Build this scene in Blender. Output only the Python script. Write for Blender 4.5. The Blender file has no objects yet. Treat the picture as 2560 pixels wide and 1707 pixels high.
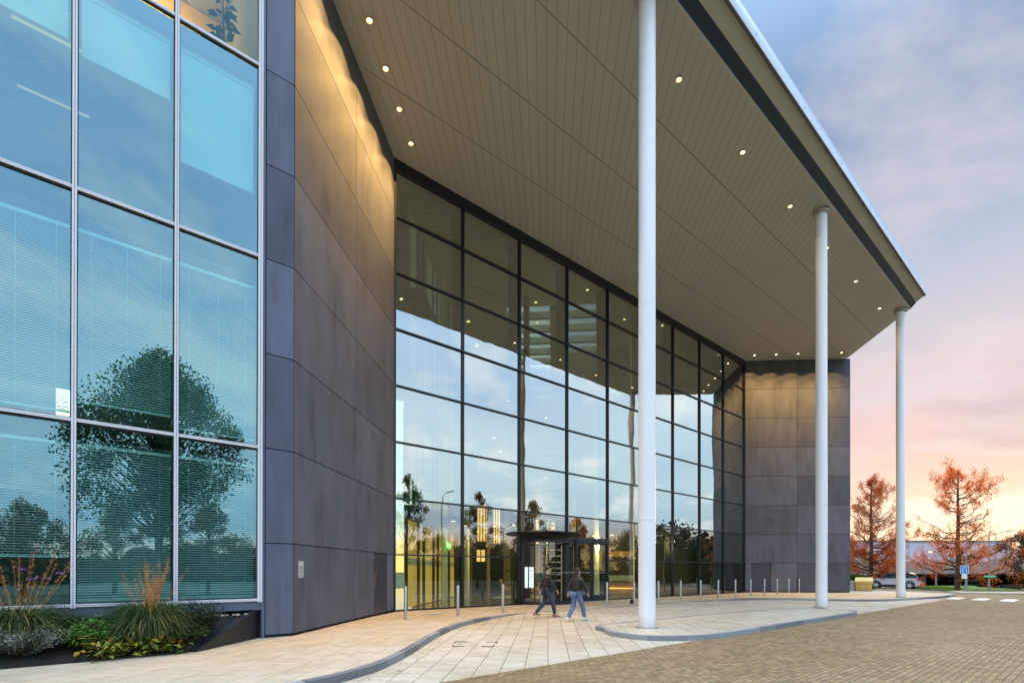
import bpy, bmesh, math, random
from math import sin, cos, pi, radians, sqrt, atan2, hypot, tan, exp
from mathutils import Vector, Matrix
import numpy as np
random.seed(7)
S = bpy.context.scene
C = S.collection
V = Vector

# ------------------------------------------------------------------ helpers
def wm(o):
    m = Matrix.Translation(o.location) @ o.rotation_euler.to_matrix().to_4x4()
    if o.parent: m = wm(o.parent) @ o.matrix_parent_inverse @ m
    return m

def empty(name, loc=(0, 0, 0), rz=0, label=None, cat=None, group=None, kind=None):
    o = bpy.data.objects.new(name, None); C.objects.link(o)
    o.location = loc; o.rotation_euler = (0, 0, rz); o.empty_display_size = .2
    tag(o, label, cat, group, kind)
    return o

def tag(o, label=None, cat=None, group=None, kind=None):
    if label: o['label'] = label
    if cat: o['category'] = cat
    if group: o['group'] = group
    if kind: o['kind'] = kind
    return o

class MB:
    """collects shapes for one mesh"""
    def __init__(s): s.v = []; s.f = []; s.m = []; s.t = []; s.cm = 0; s.ct = .5
    def add(s, vs, fs):
        b = len(s.v); s.v += [tuple(p) for p in vs]
        for f in fs: s.f.append(tuple(i + b for i in f)); s.m.append(s.cm); s.t.append(s.ct)
        return s
    def hexa(s, p):      # 8 points: bottom 4 ccw, top 4
        return s.add(p, [(0, 3, 2, 1), (4, 5, 6, 7), (0, 1, 5, 4), (1, 2, 6, 5), (2, 3, 7, 6), (3, 0, 4, 7)])
    def box(s, x0, x1, y0, y1, z0, z1):
        return s.hexa([(x0, y0, z0), (x1, y0, z0), (x1, y1, z0), (x0, y1, z0), (x0, y0, z1), (x1, y0, z1), (x1, y1, z1), (x0, y1, z1)])
    def fbox(s, F, a0, a1, b0, b1, z0, z1):
        p = []
        for z in (z0, z1):
            for a, b in ((a0, b0), (a1, b0), (a1, b1), (a0, b1)): p.append(F(a, b, z))
        s.add(p, [(0, 1, 2, 3), (7, 6, 5, 4), (4, 5, 1, 0), (5, 6, 2, 1), (6, 7, 3, 2), (7, 4, 0, 3)]); return s
    def bar(s, p0, p1, w, h=None):
        h = h or w; p0 = V(p0); p1 = V(p1); d = (p1 - p0).normalized()
        up = V((0, 0, 1)) if abs(d.z) < .95 else V((1, 0, 0))
        x = d.cross(up).normalized(); y = x.cross(d)
        p = []
        for q in (p0, p1):
            for a, b in ((-1, -1), (1, -1), (1, 1), (-1, 1)): p.append(q + x * a * w / 2 + y * b * h / 2)
        return s.hexa(p)
    def tube(s, p0, p1, r0, r1=None, n=12, cap=True):
        r1 = r0 if r1 is None else r1
        p0 = V(p0); p1 = V(p1); d = (p1 - p0)
        if d.length < 1e-6: return s
        d.normalize(); up = V((0, 0, 1)) if abs(d.z) < .95 else V((1, 0, 0))
        x = d.cross(up).normalized(); y = x.cross(d)
        vs = []
        for q, r in ((p0, r0), (p1, r1)):
            for i in range(n):
                a = 2 * pi * i / n; vs.append(q + x * (r * cos(a)) + y * (r * sin(a)))
        fs = [(i, (i + 1) % n, n + (i + 1) % n, n + i) for i in range(n)]
        if cap: fs += [tuple(range(n - 1, -1, -1)), tuple(range(n, 2 * n))]
        return s.add(vs, fs)
    def lathe(s, prof, c=(0, 0, 0), n=20, sx=1, sy=1):
        vs = []; c = V(c)
        for r, z in prof:
            for i in range(n):
                a = 2 * pi * i / n; vs.append((c.x + r * cos(a) * sx, c.y + r * sin(a) * sy, c.z + z))
        fs = []
        for k in range(len(prof) - 1):
            for i in range(n):
                j = (i + 1) % n; fs.append((k * n + i, k * n + j, (k + 1) * n + j, (k + 1) * n + i))
        fs.append(tuple(range(n - 1, -1, -1))); fs.append(tuple(range((len(prof) - 1) * n, len(prof) * n)))
        return s.add(vs, fs)
    def prism(s, poly, z0, z1):      # poly ccw list of (x,y)
        n = len(poly)
        vs = [(p[0], p[1], z0) for p in poly] + [(p[0], p[1], z1) for p in poly]
        fs = [tuple(range(n - 1, -1, -1)), tuple(range(n, 2 * n))] + [(i, (i + 1) % n, n + (i + 1) % n, n + i) for i in range(n)]
        return s.add(vs, fs)
    def quad(s, a, b, c, d): return s.add([a, b, c, d], [(0, 1, 2, 3)])
    def ball(s, c, rx, ry=None, rz=None, n=10, m=6):
        ry = ry or rx; rz = rz or rx; c = V(c); vs = []; fs = []
        for k in range(m + 1):
            t = pi * k / m
            for i in range(n):
                a = 2 * pi * i / n; vs.append((c.x + rx * sin(t) * cos(a), c.y + ry * sin(t) * sin(a), c.z - rz * cos(t)))
        for k in range(m):
            for i in range(n):
                j = (i + 1) % n; fs.append((k * n + i, k * n + j, (k + 1) * n + j, (k + 1) * n + i))
        return s.add(vs, fs)
    def build(s, name, mats, parent=None, world=True, smooth=False, label=None, bevel=0):
        me = bpy.data.meshes.new(name)
        me.from_pydata(s.v, [], s.f)
        if not isinstance(mats, (list, tuple)): mats = [mats]
        for m in mats: me.materials.append(m)
        n = len(me.polygons)
        if n == len(s.f):
            me.polygons.foreach_set('material_index', s.m)
            at = me.attributes.new('tint', 'FLOAT', 'FACE'); at.data.foreach_set('value', s.t)
        if smooth: me.polygons.foreach_set('use_smooth', [True] * n)
        me.update()
        o = bpy.data.objects.new(name, me); C.objects.link(o)
        if parent:
            o.parent = parent
            if world: o.matrix_parent_inverse = wm(parent).inverted()
        if label: o['label'] = label
        if bevel:
            b = o.modifiers.new('b', 'BEVEL'); b.width = bevel; b.segments = 2; b.limit_method = 'ANGLE'
        return o

def autosmooth(o, ang=40):
    me = o.data
    me.polygons.foreach_set('use_smooth', [True] * len(me.polygons))
    try: me.set_sharp_from_angle(angle=radians(ang))
    except Exception: pass
    return o

def copy_tree(o, parent=None):
    c = o.copy(); C.objects.link(c)
    if parent: c.parent = parent; c.matrix_parent_inverse = o.matrix_parent_inverse.copy()
    for ch in list(o.children): copy_tree(ch, c)
    return c

# frames -------------------------------------------------------------
TH = 0.71698
U = V((cos(TH), sin(TH), 0)); N = V((sin(TH), -cos(TH), 0)); E0 = V((-4.5836, 20.2842, 0))
class Frame:
    def __init__(s, o, x, n): s.o = V(o); s.x = V(x); s.n = V(n)
    def __call__(s, a, b, z=0): return s.o + s.x * a + s.n * b + V((0, 0, z))
FA = Frame(E0, U, N)                       # main facade: a = along, b = outward
THS = 0.80016; LW2 = 7.7876
Cc = E0 + (N * cos(THS) - U * sin(THS)) * LW2
xl = (E0 - Cc).normalized(); LWf = Frame(Cc, xl, (xl.y, -xl.x, 0))      # left concrete wing
G0 = FA(9 * 3.27903, 0)
I0 = G0 + (N * cos(THS) + U * sin(THS)) * LW2
xr = (I0 - G0).normalized(); RWf = Frame(G0, xr, (xr.y, -xr.x, 0))      # right concrete wing
BW = 3.27903; H = 2.2; ZS = 17.6

# ------------------------------------------------------------------ materials
def nmat(name):
    m = bpy.data.materials.new(name); m.use_nodes = True
    nt = m.node_tree; nt.nodes.clear(); return m, nt
def nn(nt, t, **k):
    n = nt.nodes.new(t)
    for a, b in k.items():
        if a == 'ins':
            for i, v in b.items():
                if hasattr(v, 'links') or isinstance(v, bpy.types.NodeSocket): nt.links.new(v, n.inputs[i])
                else: n.inputs[i].default_value = v
        else: setattr(n, a, b)
    return n
def mx(nt, fac, a, b, bt='MIX'):
    n = nt.nodes.new('ShaderNodeMix'); n.data_type = 'RGBA'; n.blend_type = bt
    for i, v in ((0, fac), (6, a), (7, b)):
        if isinstance(v, bpy.types.NodeSocket): nt.links.new(v, n.inputs[i])
        else: n.inputs[i].default_value = v if i == 0 else (tuple(v) + (1,) if len(v) == 3 else v)
    return n.outputs[2]
def mth(nt, op, a, b=0., c=0., clamp=False):
    n = nt.nodes.new('ShaderNodeMath'); n.operation = op; n.use_clamp = clamp
    for i, v in enumerate((a, b, c)):
        if isinstance(v, bpy.types.NodeSocket): nt.links.new(v, n.inputs[i])
        else: n.inputs[i].default_value = v
    return n.outputs[0]
def ramp(nt, fac, stops, interp='LINEAR'):
    n = nt.nodes.new('ShaderNodeValToRGB'); cr = n.color_ramp; cr.interpolation = interp
    while len(cr.elements) < len(stops): cr.elements.new(.5)
    for e, (p, c) in zip(cr.elements, stops): e.position = p; e.color = tuple(c) + (1,) if len(c) == 3 else c
    nt.links.new(fac, n.inputs[0]); return n.outputs[0]
def noise(nt, vec, scale, detail=3, rough=.5, out=0):
    n = nt.nodes.new('ShaderNodeTexNoise'); n.inputs['Scale'].default_value = scale
    n.inputs['Detail'].default_value = detail; n.inputs['Roughness'].default_value = rough
    if vec is not None: nt.links.new(vec, n.inputs['Vector'])
    return n.outputs[out]
def mapping(nt, vec, scale=(1, 1, 1), rot=(0, 0, 0), loc=(0, 0, 0)):
    n = nt.nodes.new('ShaderNodeMapping'); nt.links.new(vec, n.inputs[0])
    n.inputs[1].default_value = loc; n.inputs[2].default_value = rot; n.inputs[3].default_value = scale
    return n.outputs[0]
def geo(nt): return nt.nodes.new('ShaderNodeNewGeometry').outputs['Position']
def objc(nt): return nt.nodes.new('ShaderNodeTexCoord').outputs['Object']
def bump(nt, h, strength=.3, dist=.01):
    n = nt.nodes.new('ShaderNodeBump'); n.inputs['Strength'].default_value = strength; n.inputs['Distance'].default_value = dist
    nt.links.new(h, n.inputs['Height']); return n.outputs[0]
def pbsdf(nt, base, rough=.5, metal=0, normal=None, emis=None, es=0, spec=.5):
    p = nt.nodes.new('ShaderNodeBsdfPrincipled')
    for k, v in (('Base Color', base), ('Roughness', rough), ('Metallic', metal), ('Specular IOR Level', spec)):
        if isinstance(v, bpy.types.NodeSocket): nt.links.new(v, p.inputs[k])
        else: p.inputs[k].default_value = (tuple(v) + (1,) if k == 'Base Color' else v)
    if normal: nt.links.new(normal, p.inputs['Normal'])
    if emis: p.inputs['Emission Color'].default_value = tuple(emis) + (1,); p.inputs['Emission Strength'].default_value = es
    o = nt.nodes.new('ShaderNodeOutputMaterial'); nt.links.new(p.outputs[0], o.inputs[0]); return p
def simple(name, base, rough=.5, metal=0, var=.12, scale=3, bmp=0, emis=None, es=0, spec=.5):
    m, nt = nmat(name); c = objc(nt)
    f = noise(nt, c, scale, 4)
    b = tuple(base)
    lo = tuple(x * (1 - var) for x in b); hi = tuple(min(1, x * (1 + var)) for x in b)
    col = mx(nt, f, lo, hi)
    r = mth(nt, 'MULTIPLY_ADD', noise(nt, c, scale * 4, 3), .16 * (rough > .12), rough - .08 * (rough > .12), True)
    nrm = bump(nt, noise(nt, c, scale * 14, 3), .4, bmp) if bmp else None
    pbsdf(nt, col, r, metal, nrm, emis, es, spec); return m
def emit(name, col, st):
    m, nt = nmat(name); e = nn(nt, 'ShaderNodeEmission', ins={0: tuple(col) + (1,), 1: st})
    o = nt.nodes.new('ShaderNodeOutputMaterial'); nt.links.new(e.outputs[0], o.inputs[0]); return m
def lit(name, col, st, scale=.6, var=.5):
    m, nt = nmat(name); f = noise(nt, objc(nt), scale, 3)
    c = mx(nt, f, tuple(x * (1 - var) for x in col), tuple(x * (1 + var * .5) for x in col))
    e = nn(nt, 'ShaderNodeEmission', ins={0: c, 1: st})
    o = nt.nodes.new('ShaderNodeOutputMaterial'); nt.links.new(e.outputs[0], o.inputs[0]); return m

def glass(name, refl, trans, f0, wav=.02, wsc=.7):
    m, nt = nmat(name)
    g = nt.nodes.new('ShaderNodeNewGeometry')
    h = noise(nt, mapping(nt, g.outputs['Position'], (1, 1, .7)), wsc, 2)
    nb = bump(nt, h, 1.0, wav)
    fr = nn(nt, 'ShaderNodeFresnel', ins={0: 1.5})
    fac = mth(nt, 'MULTIPLY_ADD', fr.outputs[0], 1 - f0, f0, True)
    gl = nn(nt, 'ShaderNodeBsdfGlossy', ins={0: tuple(refl) + (1,), 1: 0.0}); nt.links.new(nb, gl.inputs['Normal'])
    tr = nn(nt, 'ShaderNodeBsdfTransparent', ins={0: tuple(trans) + (1,)})
    t2 = nn(nt, 'ShaderNodeBsdfTransparent', ins={0: (1, 1, 1, 1)})
    a = nt.nodes.new('ShaderNodeMixShader'); nt.links.new(fac, a.inputs[0]); nt.links.new(tr.outputs[0], a.inputs[1]); nt.links.new(gl.outputs[0], a.inputs[2])
    b = nt.nodes.new('ShaderNodeMixShader'); nt.links.new(g.outputs['Backfacing'], b.inputs[0]); nt.links.new(a.outputs[0], b.inputs[1]); nt.links.new(t2.outputs[0], b.inputs[2])
    o = nt.nodes.new('ShaderNodeOutputMaterial'); nt.links.new(b.outputs[0], o.inputs[0]); return m

def concrete_panel(name, base, gloss=.5, blue=0):
    m, nt = nmat(name); p = geo(nt)
    at = nn(nt, 'ShaderNodeAttribute', attribute_name='tint').outputs['Fac']
    st = noise(nt, mapping(nt, p, (1.6, 1.6, .35)), 1.3, 6, .62)
    bl = noise(nt, mapping(nt, p, (1, 1, .6)), .8, 5, .6)
    sp = noise(nt, p, 55, 2, .7)
    col = mx(nt, ramp(nt, st, [(.3, (0, 0, 0)), (.72, (1, 1, 1))]), tuple(x * .55 for x in base), tuple(x * 1.4 for x in base))
    col = mx(nt, ramp(nt, bl, [(.35, (0, 0, 0)), (.75, (1, 1, 1))]), col, tuple(x * 1.35 for x in base))
    col = mx(nt, mth(nt, 'MULTIPLY', ramp(nt, sp, [(.45, (0, 0, 0)), (.75, (1, 1, 1))]), .28), col, (base[0] * 2.6, base[1] * 2.6, base[2] * 2.8))
    dr = noise(nt, mapping(nt, p, (7, 7, .28)), 1.0, 5, .7)
    col = mx(nt, mth(nt, 'MULTIPLY', ramp(nt, dr, [(.52, (0, 0, 0)), (.74, (1, 1, 1))]), .35), col, (base[0] * 1.7, base[1] * 1.7, base[2] * 1.75))
    tv = mth(nt, 'MULTIPLY_ADD', at, 1.0, .5)
    col = mx(nt, 1.0, col, nn(nt, 'ShaderNodeCombineColor', ins={0: tv, 1: tv, 2: tv}).outputs[0], 'MULTIPLY')
    r = mth(nt, 'MULTIPLY_ADD', st, .3, gloss - .12, True)
    pbsdf(nt, col, r, 0, bump(nt, sp, .25, .004), spec=.3); return m

def rotpos(nt, ang):
    return mapping(nt, geo(nt), (1, 1, 1), (0, 0, ang))
def paving(name, ang, bw, rh, mortar, cols, jcol, off=.5, tone=None, speck=.25, bmp=.006, warmj=0, jsmooth=.1):
    m, nt = nmat(name)
    p = rotpos(nt, ang)
    wob = nn(nt, 'ShaderNodeTexNoise', ins={'Vector': p, 'Scale': 1.7}).outputs[1]
    pw = nn(nt, 'ShaderNodeVectorMath', operation='MULTIPLY_ADD'); nt.links.new(wob, pw.inputs[0]); pw.inputs[1].default_value = (.02, .02, 0); nt.links.new(p, pw.inputs[2])
    def brick(c1, c2, mo):
        b = nn(nt, 'ShaderNodeTexBrick', offset=off)
        nt.links.new(pw.outputs[0], b.inputs['Vector'])
        b.inputs['Scale'].default_value = 1; b.inputs['Brick Width'].default_value = bw; b.inputs['Row Height'].default_value = rh
        b.inputs['Mortar Size'].default_value = mortar; b.inputs['Mortar Smooth'].default_value = jsmooth
        b.inputs['Color1'].default_value = tuple(c1) + (1,); b.inputs['Color2'].default_value = tuple(c2) + (1,); b.inputs['Mortar'].default_value = tuple(mo) + (1,)
        return b
    b = brick((0, 0, 0), (1, 1, 1), (.5, .5, .5))
    col = ramp(nt, b.outputs[0], [(i / (len(cols) - 1), c) for i, c in enumerate(cols)])
    big = noise(nt, geo(nt), .22, 5, .6)
    mid = noise(nt, geo(nt), 1.6, 5, .65)
    fine = noise(nt, geo(nt), 60, 3, .75)
    col = mx(nt, mth(nt, 'MULTIPLY', ramp(nt, big, [(.38, (0, 0, 0)), (.62, (1, 1, 1))]), .8), col, mx(nt, 1., col, tone or (.8, .74, .66), 'MULTIPLY'))
    col = mx(nt, mth(nt, 'MULTIPLY', ramp(nt, mid, [(.48, (0, 0, 0)), (.66, (1, 1, 1))]), .45), col, mx(nt, 1., col, (.70, .65, .58), 'MULTIPLY'))
    spots = nn(nt, 'ShaderNodeTexVoronoi', feature='F1', ins={'Scale': 1.1, 'Randomness': 1.0}); nt.links.new(geo(nt), spots.inputs['Vector'])
    col = mx(nt, mth(nt, 'MULTIPLY', ramp(nt, spots.outputs['Distance'], [(.02, (1, 1, 1)), (.05, (0, 0, 0))]), .5), col, mx(nt, 1., col, (.42, .38, .33), 'MULTIPLY'))
    col = mx(nt, speck, col, mx(nt, 1., col, ramp(nt, fine, [(.3, (.35, .33, .3)), (.7, (1.6, 1.6, 1.6))]), 'MULTIPLY'))
    jf = b.outputs[1]
    jc = mx(nt, ramp(nt, noise(nt, geo(nt), .9, 3), [(.4, (0, 0, 0)), (.65, (1, 1, 1))]), jcol, (jcol[0] * .75, jcol[1] * 1.15, jcol[2] * .55))
    col = mx(nt, jf, col, jc)
    hgt = mth(nt, 'SUBTRACT', mth(nt, 'MULTIPLY', fine, .25), jf)
    pbsdf(nt, col, mth(nt, 'MULTIPLY_ADD', fine, .25, .62), 0, bump(nt, hgt, .8, bmp)); return m

M = {}
M['panel'] = concrete_panel('concrete_panel', (.090, .093, .116), .68)
M['strip'] = concrete_panel('concrete_strip', (.080, .088, .130), .45)
M['joint'] = simple('dark_joint', (.012, .012, .014), .8)
M['frame'] = simple('navy_frame', (.010, .013, .026), .35, 0, .1, 2)
M['dark'] = simple('dark_interior_metal', (.012, .013, .012), .5)
M['alu'] = simple('satin_aluminium', (.62, .61, .66), .3, .35, .06, 2)
M['alupaint'] = simple('pale_grey_frame', (.66, .65, .70), .38, 0, .05, 2)
m, nt = nmat('white_column_paint'); p_ = geo(nt); z_ = nn(nt, 'ShaderNodeSeparateXYZ', ins={0: p_}).outputs[2]
base_ = mx(nt, noise(nt, mapping(nt, p_, (3, 3, .3)), 1.4, 5), (.74, .76, .80), (.86, .87, .90))
spl = mth(nt, 'MULTIPLY', nn(nt, 'ShaderNodeMapRange', ins={0: z_, 1: 0.0, 2: .38, 3: .75, 4: 0.0}).outputs[0], noise(nt, p_, 18, 5, .75))
base_ = mx(nt, spl, base_, (.30, .26, .20))
ring = mth(nt, 'LESS_THAN', mth(nt, 'ABSOLUTE', mth(nt, 'SUBTRACT', mth(nt, 'FRACT', mth(nt, 'DIVIDE', z_, 5.9)), .5)), .0008)
base_ = mx(nt, mth(nt, 'MULTIPLY', ring, .5), base_, (.35, .35, .37))
pbsdf(nt, base_, mth(nt, 'MULTIPLY_ADD', noise(nt, mapping(nt, p_, (2, 2, .4)), 2.5, 4), .2, .24), 0, bump(nt, noise(nt, mapping(nt, p_, (3, 3, .6)), 2.0, 2), .2, .01)); M['white'] = m
M['steel'] = simple('brushed_steel', (.52, .50, .48), .3, .75, .12, 9)
M['fascia'] = simple('fascia_aluminium', (.55, .60, .70), .25, .5, .05, .8)
M['gutter'] = simple('dark_gutter_band', (.022, .024, .038), .4, .2, .15, 2)
M['edge'] = simple('edge_soffit', (.50, .46, .40), .5, 0, .05, .8)
M['black'] = simple('black_steel', (.012, .012, .016), .42, .1, .3, 3)
M['door'] = simple('navy_door', (.045, .050, .075), .4, 0, .05, 2)
M['handle'] = simple('handle_metal', (.35, .28, .26), .3, .7)
M['red'] = simple('red_plastic', (.5, .01, .02), .4)
M['kerb'] = None
M['glassm'] = glass('curtain_wall_glass', (.96, 1.0, .97), (.40, .48, .32), .46, .007, .5)
M['glassg'] = glass('ground_floor_glass', (.92, .97, .97), (.80, .88, .62), .09, .006, .45)
M['glassh'] = glass('lower_curtain_glass', (.94, .97, 1.0), (.74, .82, .56), .28, .004, .45)
M['glassl'] = glass('office_window_glass', (.53, .86, .95), (.54, .84, .82), .30, .008, .5)
M['glasst'] = glass('top_office_glass', (.5, .8, .9), (.85, .9, .8), .05, .008, .5)
M['glassd'] = glass('clear_door_glass', (.9, .95, .95), (.75, .82, .72), .12, .002, .6)
M['slab'] = paving('paving_slabs', -radians(86.1), .6, .405, .006, [(.45, .41, .335), (.48, .44, .36), (.52, .475, .395), (.47, .43, .35)], (.10, .08, .055), .5, (.82, .74, .62), .65, .006)
M['sett'] = paving('small_paving_slabs', -radians(86.1), .6, .405, .0045, [(.45, .385, .295), (.48, .415, .32), (.51, .44, .345)], (.22, .165, .10), .5, (.88, .78, .62), .7, .004)
M['block'] = paving('block_paving', -TH, .2, .1, .006, [(.19, .128, .062), (.25, .172, .086), (.32, .222, .115), (.21, .143, .072), (.28, .192, .098)], (.045, .05, .015), .5, (.85, .80, .70), .55, .012)
m, nt = nmat('granite_kerb'); p = geo(nt)
f1 = noise(nt, p, 70, 3, .8); f2 = noise(nt, p, 1.2, 4)
col = mx(nt, f1, (.07, .075, .085), (.30, .31, .325)); col = mx(nt, mth(nt, 'MULTIPLY', f2, .5), col, (.25, .27, .30))
at = nn(nt, 'ShaderNodeAttribute', attribute_name='tint').outputs['Fac']
tv = mth(nt, 'MULTIPLY_ADD', at, .8, .6); col = mx(nt, 1., col, nn(nt, 'ShaderNodeCombineColor', ins={0: tv, 1: tv, 2: tv}).outputs[0], 'MULTIPLY')
pbsdf(nt, col, .6, 0, bump(nt, f1, .4, .004)); M['kerb'] = m
# soffit boards: 0.3 m planks laid along the wings' direction with grooves
m, nt = nmat('soffit_boards'); p = mapping(nt, geo(nt), (1, 1, 1), (0, 0, -radians(86.1)))
sx = nn(nt, 'ShaderNodeSeparateXYZ', ins={0: p}); y = sx.outputs[1]
fr = mth(nt, 'FRACT', mth(nt, 'MULTIPLY_ADD', y, 1 / .31, 60.35))
g = mth(nt, 'LESS_THAN', mth(nt, 'ABSOLUTE', mth(nt, 'SUBTRACT', fr, .5)), .015)
idx = mth(nt, 'FLOOR', mth(nt, 'MULTIPLY_ADD', y, 1 / .31, 60.35))
wn = nn(nt, 'ShaderNodeTexWhiteNoise', noise_dimensions='1D'); nt.links.new(idx, wn.inputs['W'])
base = mx(nt, wn.outputs[0], (.55, .54, .51), (.59, .575, .545))
base = mx(nt, mth(nt, 'MULTIPLY', noise(nt, geo(nt), .35, 4), .5), base, (.49, .475, .44))
dirt = ramp(nt, noise(nt, geo(nt), 2.2, 6, .7), [(.62, (0, 0, 0)), (.85, (1, 1, 1))])
base = mx(nt, mth(nt, 'MULTIPLY', dirt, .35), base, (.16, .13, .09))
base = mx(nt, g, base, (.11, .10, .08))
pbsdf(nt, base, .5, 0, bump(nt, mth(nt, 'SUBTRACT', 1., g), .6, .01)); M['soffit'] = m
M['seam'] = simple('soffit_seam', (.56, .545, .51), .5)
M['seamd'] = simple('soffit_seam_gap', (.17, .155, .13), .7)
M['soil'] = simple('planter_soil', (.016, .012, .008), .95, 0, .5, 6, .03)
M['pebble'] = simple('pale_pebbles', (.5, .42, .34), .7, 0, .3, 30)
M['lamp'] = emit('downlight_glow', (1, .82, .42), 6)
M['lampi'] = emit('interior_downlight_glow', (1, .80, .42), 4)
M['iwhite'] = simple('interior_white', (.30, .31, .27), .6, 0, .04)
M['islab'] = simple('interior_slab_edge', (.09, .08, .065), .5, 0, .2)
M['istone'] = simple('interior_stone', (.20, .15, .09), .5, 0, .3, .8)
M['ifloor'] = simple('polished_floor', (.055, .052, .042), .10, 0, .2, 1)
M['idark'] = simple('dark_interior_wall', (.045, .038, .026), .5, 0, .3)
M['gold'] = lit('warm_lit_room', (1., .60, .20), 1.7, .5, .35)
M['yellow'] = lit('yellow_lit_office', (.95, .62, .16), .60, .8, .6)
M['orange'] = lit('orange_strip_glow', (1., .42, .06), 2.4, .5, .3)
M['screen'] = emit('lit_white_screen', (.86, .88, 1.), 1.6)
M['exit'] = emit('green_exit_sign_light', (.08, .9, .12), 2.2)
M['exitw'] = emit('white_exit_symbol', (.8, 1., .8), 3)
# ------------------------------------------------------------------ office building
B = empty('office_building', FA(14.75, -2, 0), 0, 'large grey-panelled office building with glass entrance wall and deep white-columned canopy', 'building')

def panels(F, seams, rows, skip=(), mat='panel', b0=0.0, th=.05, gap=.011, name='panel_wall', seed=1):
    rnd = random.Random(seed); mb = MB()
    for i in range(len(seams) - 1):
        for k in range(len(rows) - 1):
            a0, a1, z0, z1 = seams[i], seams[i + 1], rows[k], rows[k + 1]
            mb.ct = rnd.uniform(.26, .72)
            for (s0, s1, y0, y1, cells) in skip:
                if s0 <= a0 + .01 and a1 - .01 <= s1 and y0 <= z0 + .01 and z1 <= y1 + .01:
                    for c0, c1 in cells: mb.ct = rnd.uniform(.4, .7); mb.fbox(F, c0 + gap, c1 - gap, b0 - th, b0, z0 + .07 if z0 < .1 else z0 + gap, z1 - gap)
                    break
            else: mb.fbox(F, a0 + gap, a1 - gap, b0 - th, b0, z0 + .07 if z0 < .1 else z0 + gap, z1 - gap)
    return mb.build(name, M[mat], B)
rows = [H * k for k in range(9)]
hw = LW2 / 2
lw = panels(LWf, [0, hw, LW2], rows, [(hw, LW2, 0, H, [(hw, 5.54), (7.0, LW2)])], seed=3)
st = panels(Frame(FA(-5.588 - .646, 5.425), U, N), [0, .640], rows, mat='strip', seed=9)
rw = panels(RWf, [0, hw, LW2], rows, [(0, hw, 0, H, [(0, .53), (1.93, hw)])], seed=21)
# the dark core behind the panels (their joints show it)
mb = MB()
def poly(pts): return [(p.x, p.y) for p in pts]
mb.prism(poly([Cc + LWf.n * -.055 + N * -.03 + V((0, 0, 0)), LWf(LW2, -.055), FA(-6.2, .0), FA(-6.2, 5.36)]), .0, ZS)
mb.prism(poly([RWf(0, -.055), RWf(LW2 - .05, -.055), RWf(LW2 - .05, -1.2), RWf(0, -8)][::-1]), .0, ZS + .02)
mb.build('wall_core', M['joint'], B)
# return face on the tip of the right wing
panels(Frame(RWf(LW2, -1.25), -RWf.n * -1, RWf.x), [0, 1.25], rows, seed=5, b0=0, th=.05, name='wing_end_wall')
# doors set into the wings
d = MB(); d.fbox(LWf, 5.565, 6.975, -.05, -.012, .06, 2.17); d = d.build('door', M['door'], B, label='tall dark metal door flush in the left concrete wing')
h = MB(); h.fbox(LWf, 5.62, 5.66, -.012, .05, 1.0, 1.55); h.build('handle', M['handle'], d)
h = MB(); h.fbox(LWf, 5.73, 5.84, -.012, .035, 1.17, 1.33); h.build('lock_box', M['black'], d)
d = MB(); d.fbox(RWf, .555, 1.905, -.05, -.012, .06, 2.17); d = d.build('door', M['door'], B, label='flush dark blue door in the right concrete wing')
h = MB(); h.ball(RWf(1.80, .02, 1.34), .06); h.build('lock_box', M['red'], d)

# ---- main curtain wall
cw = MB()
for i in range(10):
    w = .056 if 0 < i < 9 else .10
    a = BW * i
    cw.fbox(FA, a - w / 2, a + w / 2, -.16, .055, .0, ZS)
for k in range(1, 9):
    z = H * k; hh = .027
    if k == 8: cw.fbox(FA, 0, BW * 9, -.14, .042, ZS - .42, ZS - .003); continue
    for i in range(9):
        if k == 1 and i in (2, 3): continue
        cw.fbox(FA, BW * i + .03, BW * (i + 1) - .03, -.13, .042, z - hh, z + hh)
for i in range(9):
    if i in (2, 3): continue
    cw.fbox(FA, BW * i + .03, BW * (i + 1) - .03, -.10, .03, .0, .05)
curtain = cw.build('curtain_wall', M['frame'], B)
rnd = random.Random(4)
for i in range(9):
    for k in range(8):
        a0, a1 = BW * i + .033, BW * (i + 1) - .033
        z0, z1 = H * k + .035, H * (k + 1) - .035
        if k == 0: z0 = .05
        if k == 7: z1 = ZS - .42
        if i in (2, 3):
            if k == 0: continue
            if k == 1: z0 = 3.32
        g = MB(); t = [rnd.uniform(-.004, .004) for _ in range(2)]
        p = [FA(a0, -.045 + t[0], z0), FA(a1, -.045 - t[0], z0), FA(a1, -.045 - t[0], z1), FA(a0, -.045 + t[0], z1)]
        back = [q - N * .012 for q in p]
        g.add(p + back, [(0, 1, 2, 3), (7, 6, 5, 4), (4, 5, 1, 0), (5, 6, 2, 1), (6, 7, 3, 2), (7, 4, 0, 3)])
        g.build('glass_pane', M['glassg' if k == 0 else 'glassh' if k == 1 else 'glassm'], curtain)
# deep tapered fins behind each mullion
fin = MB()
for i in range(1, 9):
    a = BW * i
    for s in (0,):
        p = []
        for z, dq in ((4.6 if i in (3,) else .02, .34), (ZS - .02, .62)):
            for aa, bb in ((-.09, -.17), (.09, -.17), (.09, -.17 - dq), (-.09, -.17 - dq)): p.append(FA(a + aa, bb, z))
        fin.hexa([p[0], p[3], p[2], p[1], p[4], p[7], p[6], p[5]])
fin.build('mullion_fin', M['dark'], B)

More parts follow.
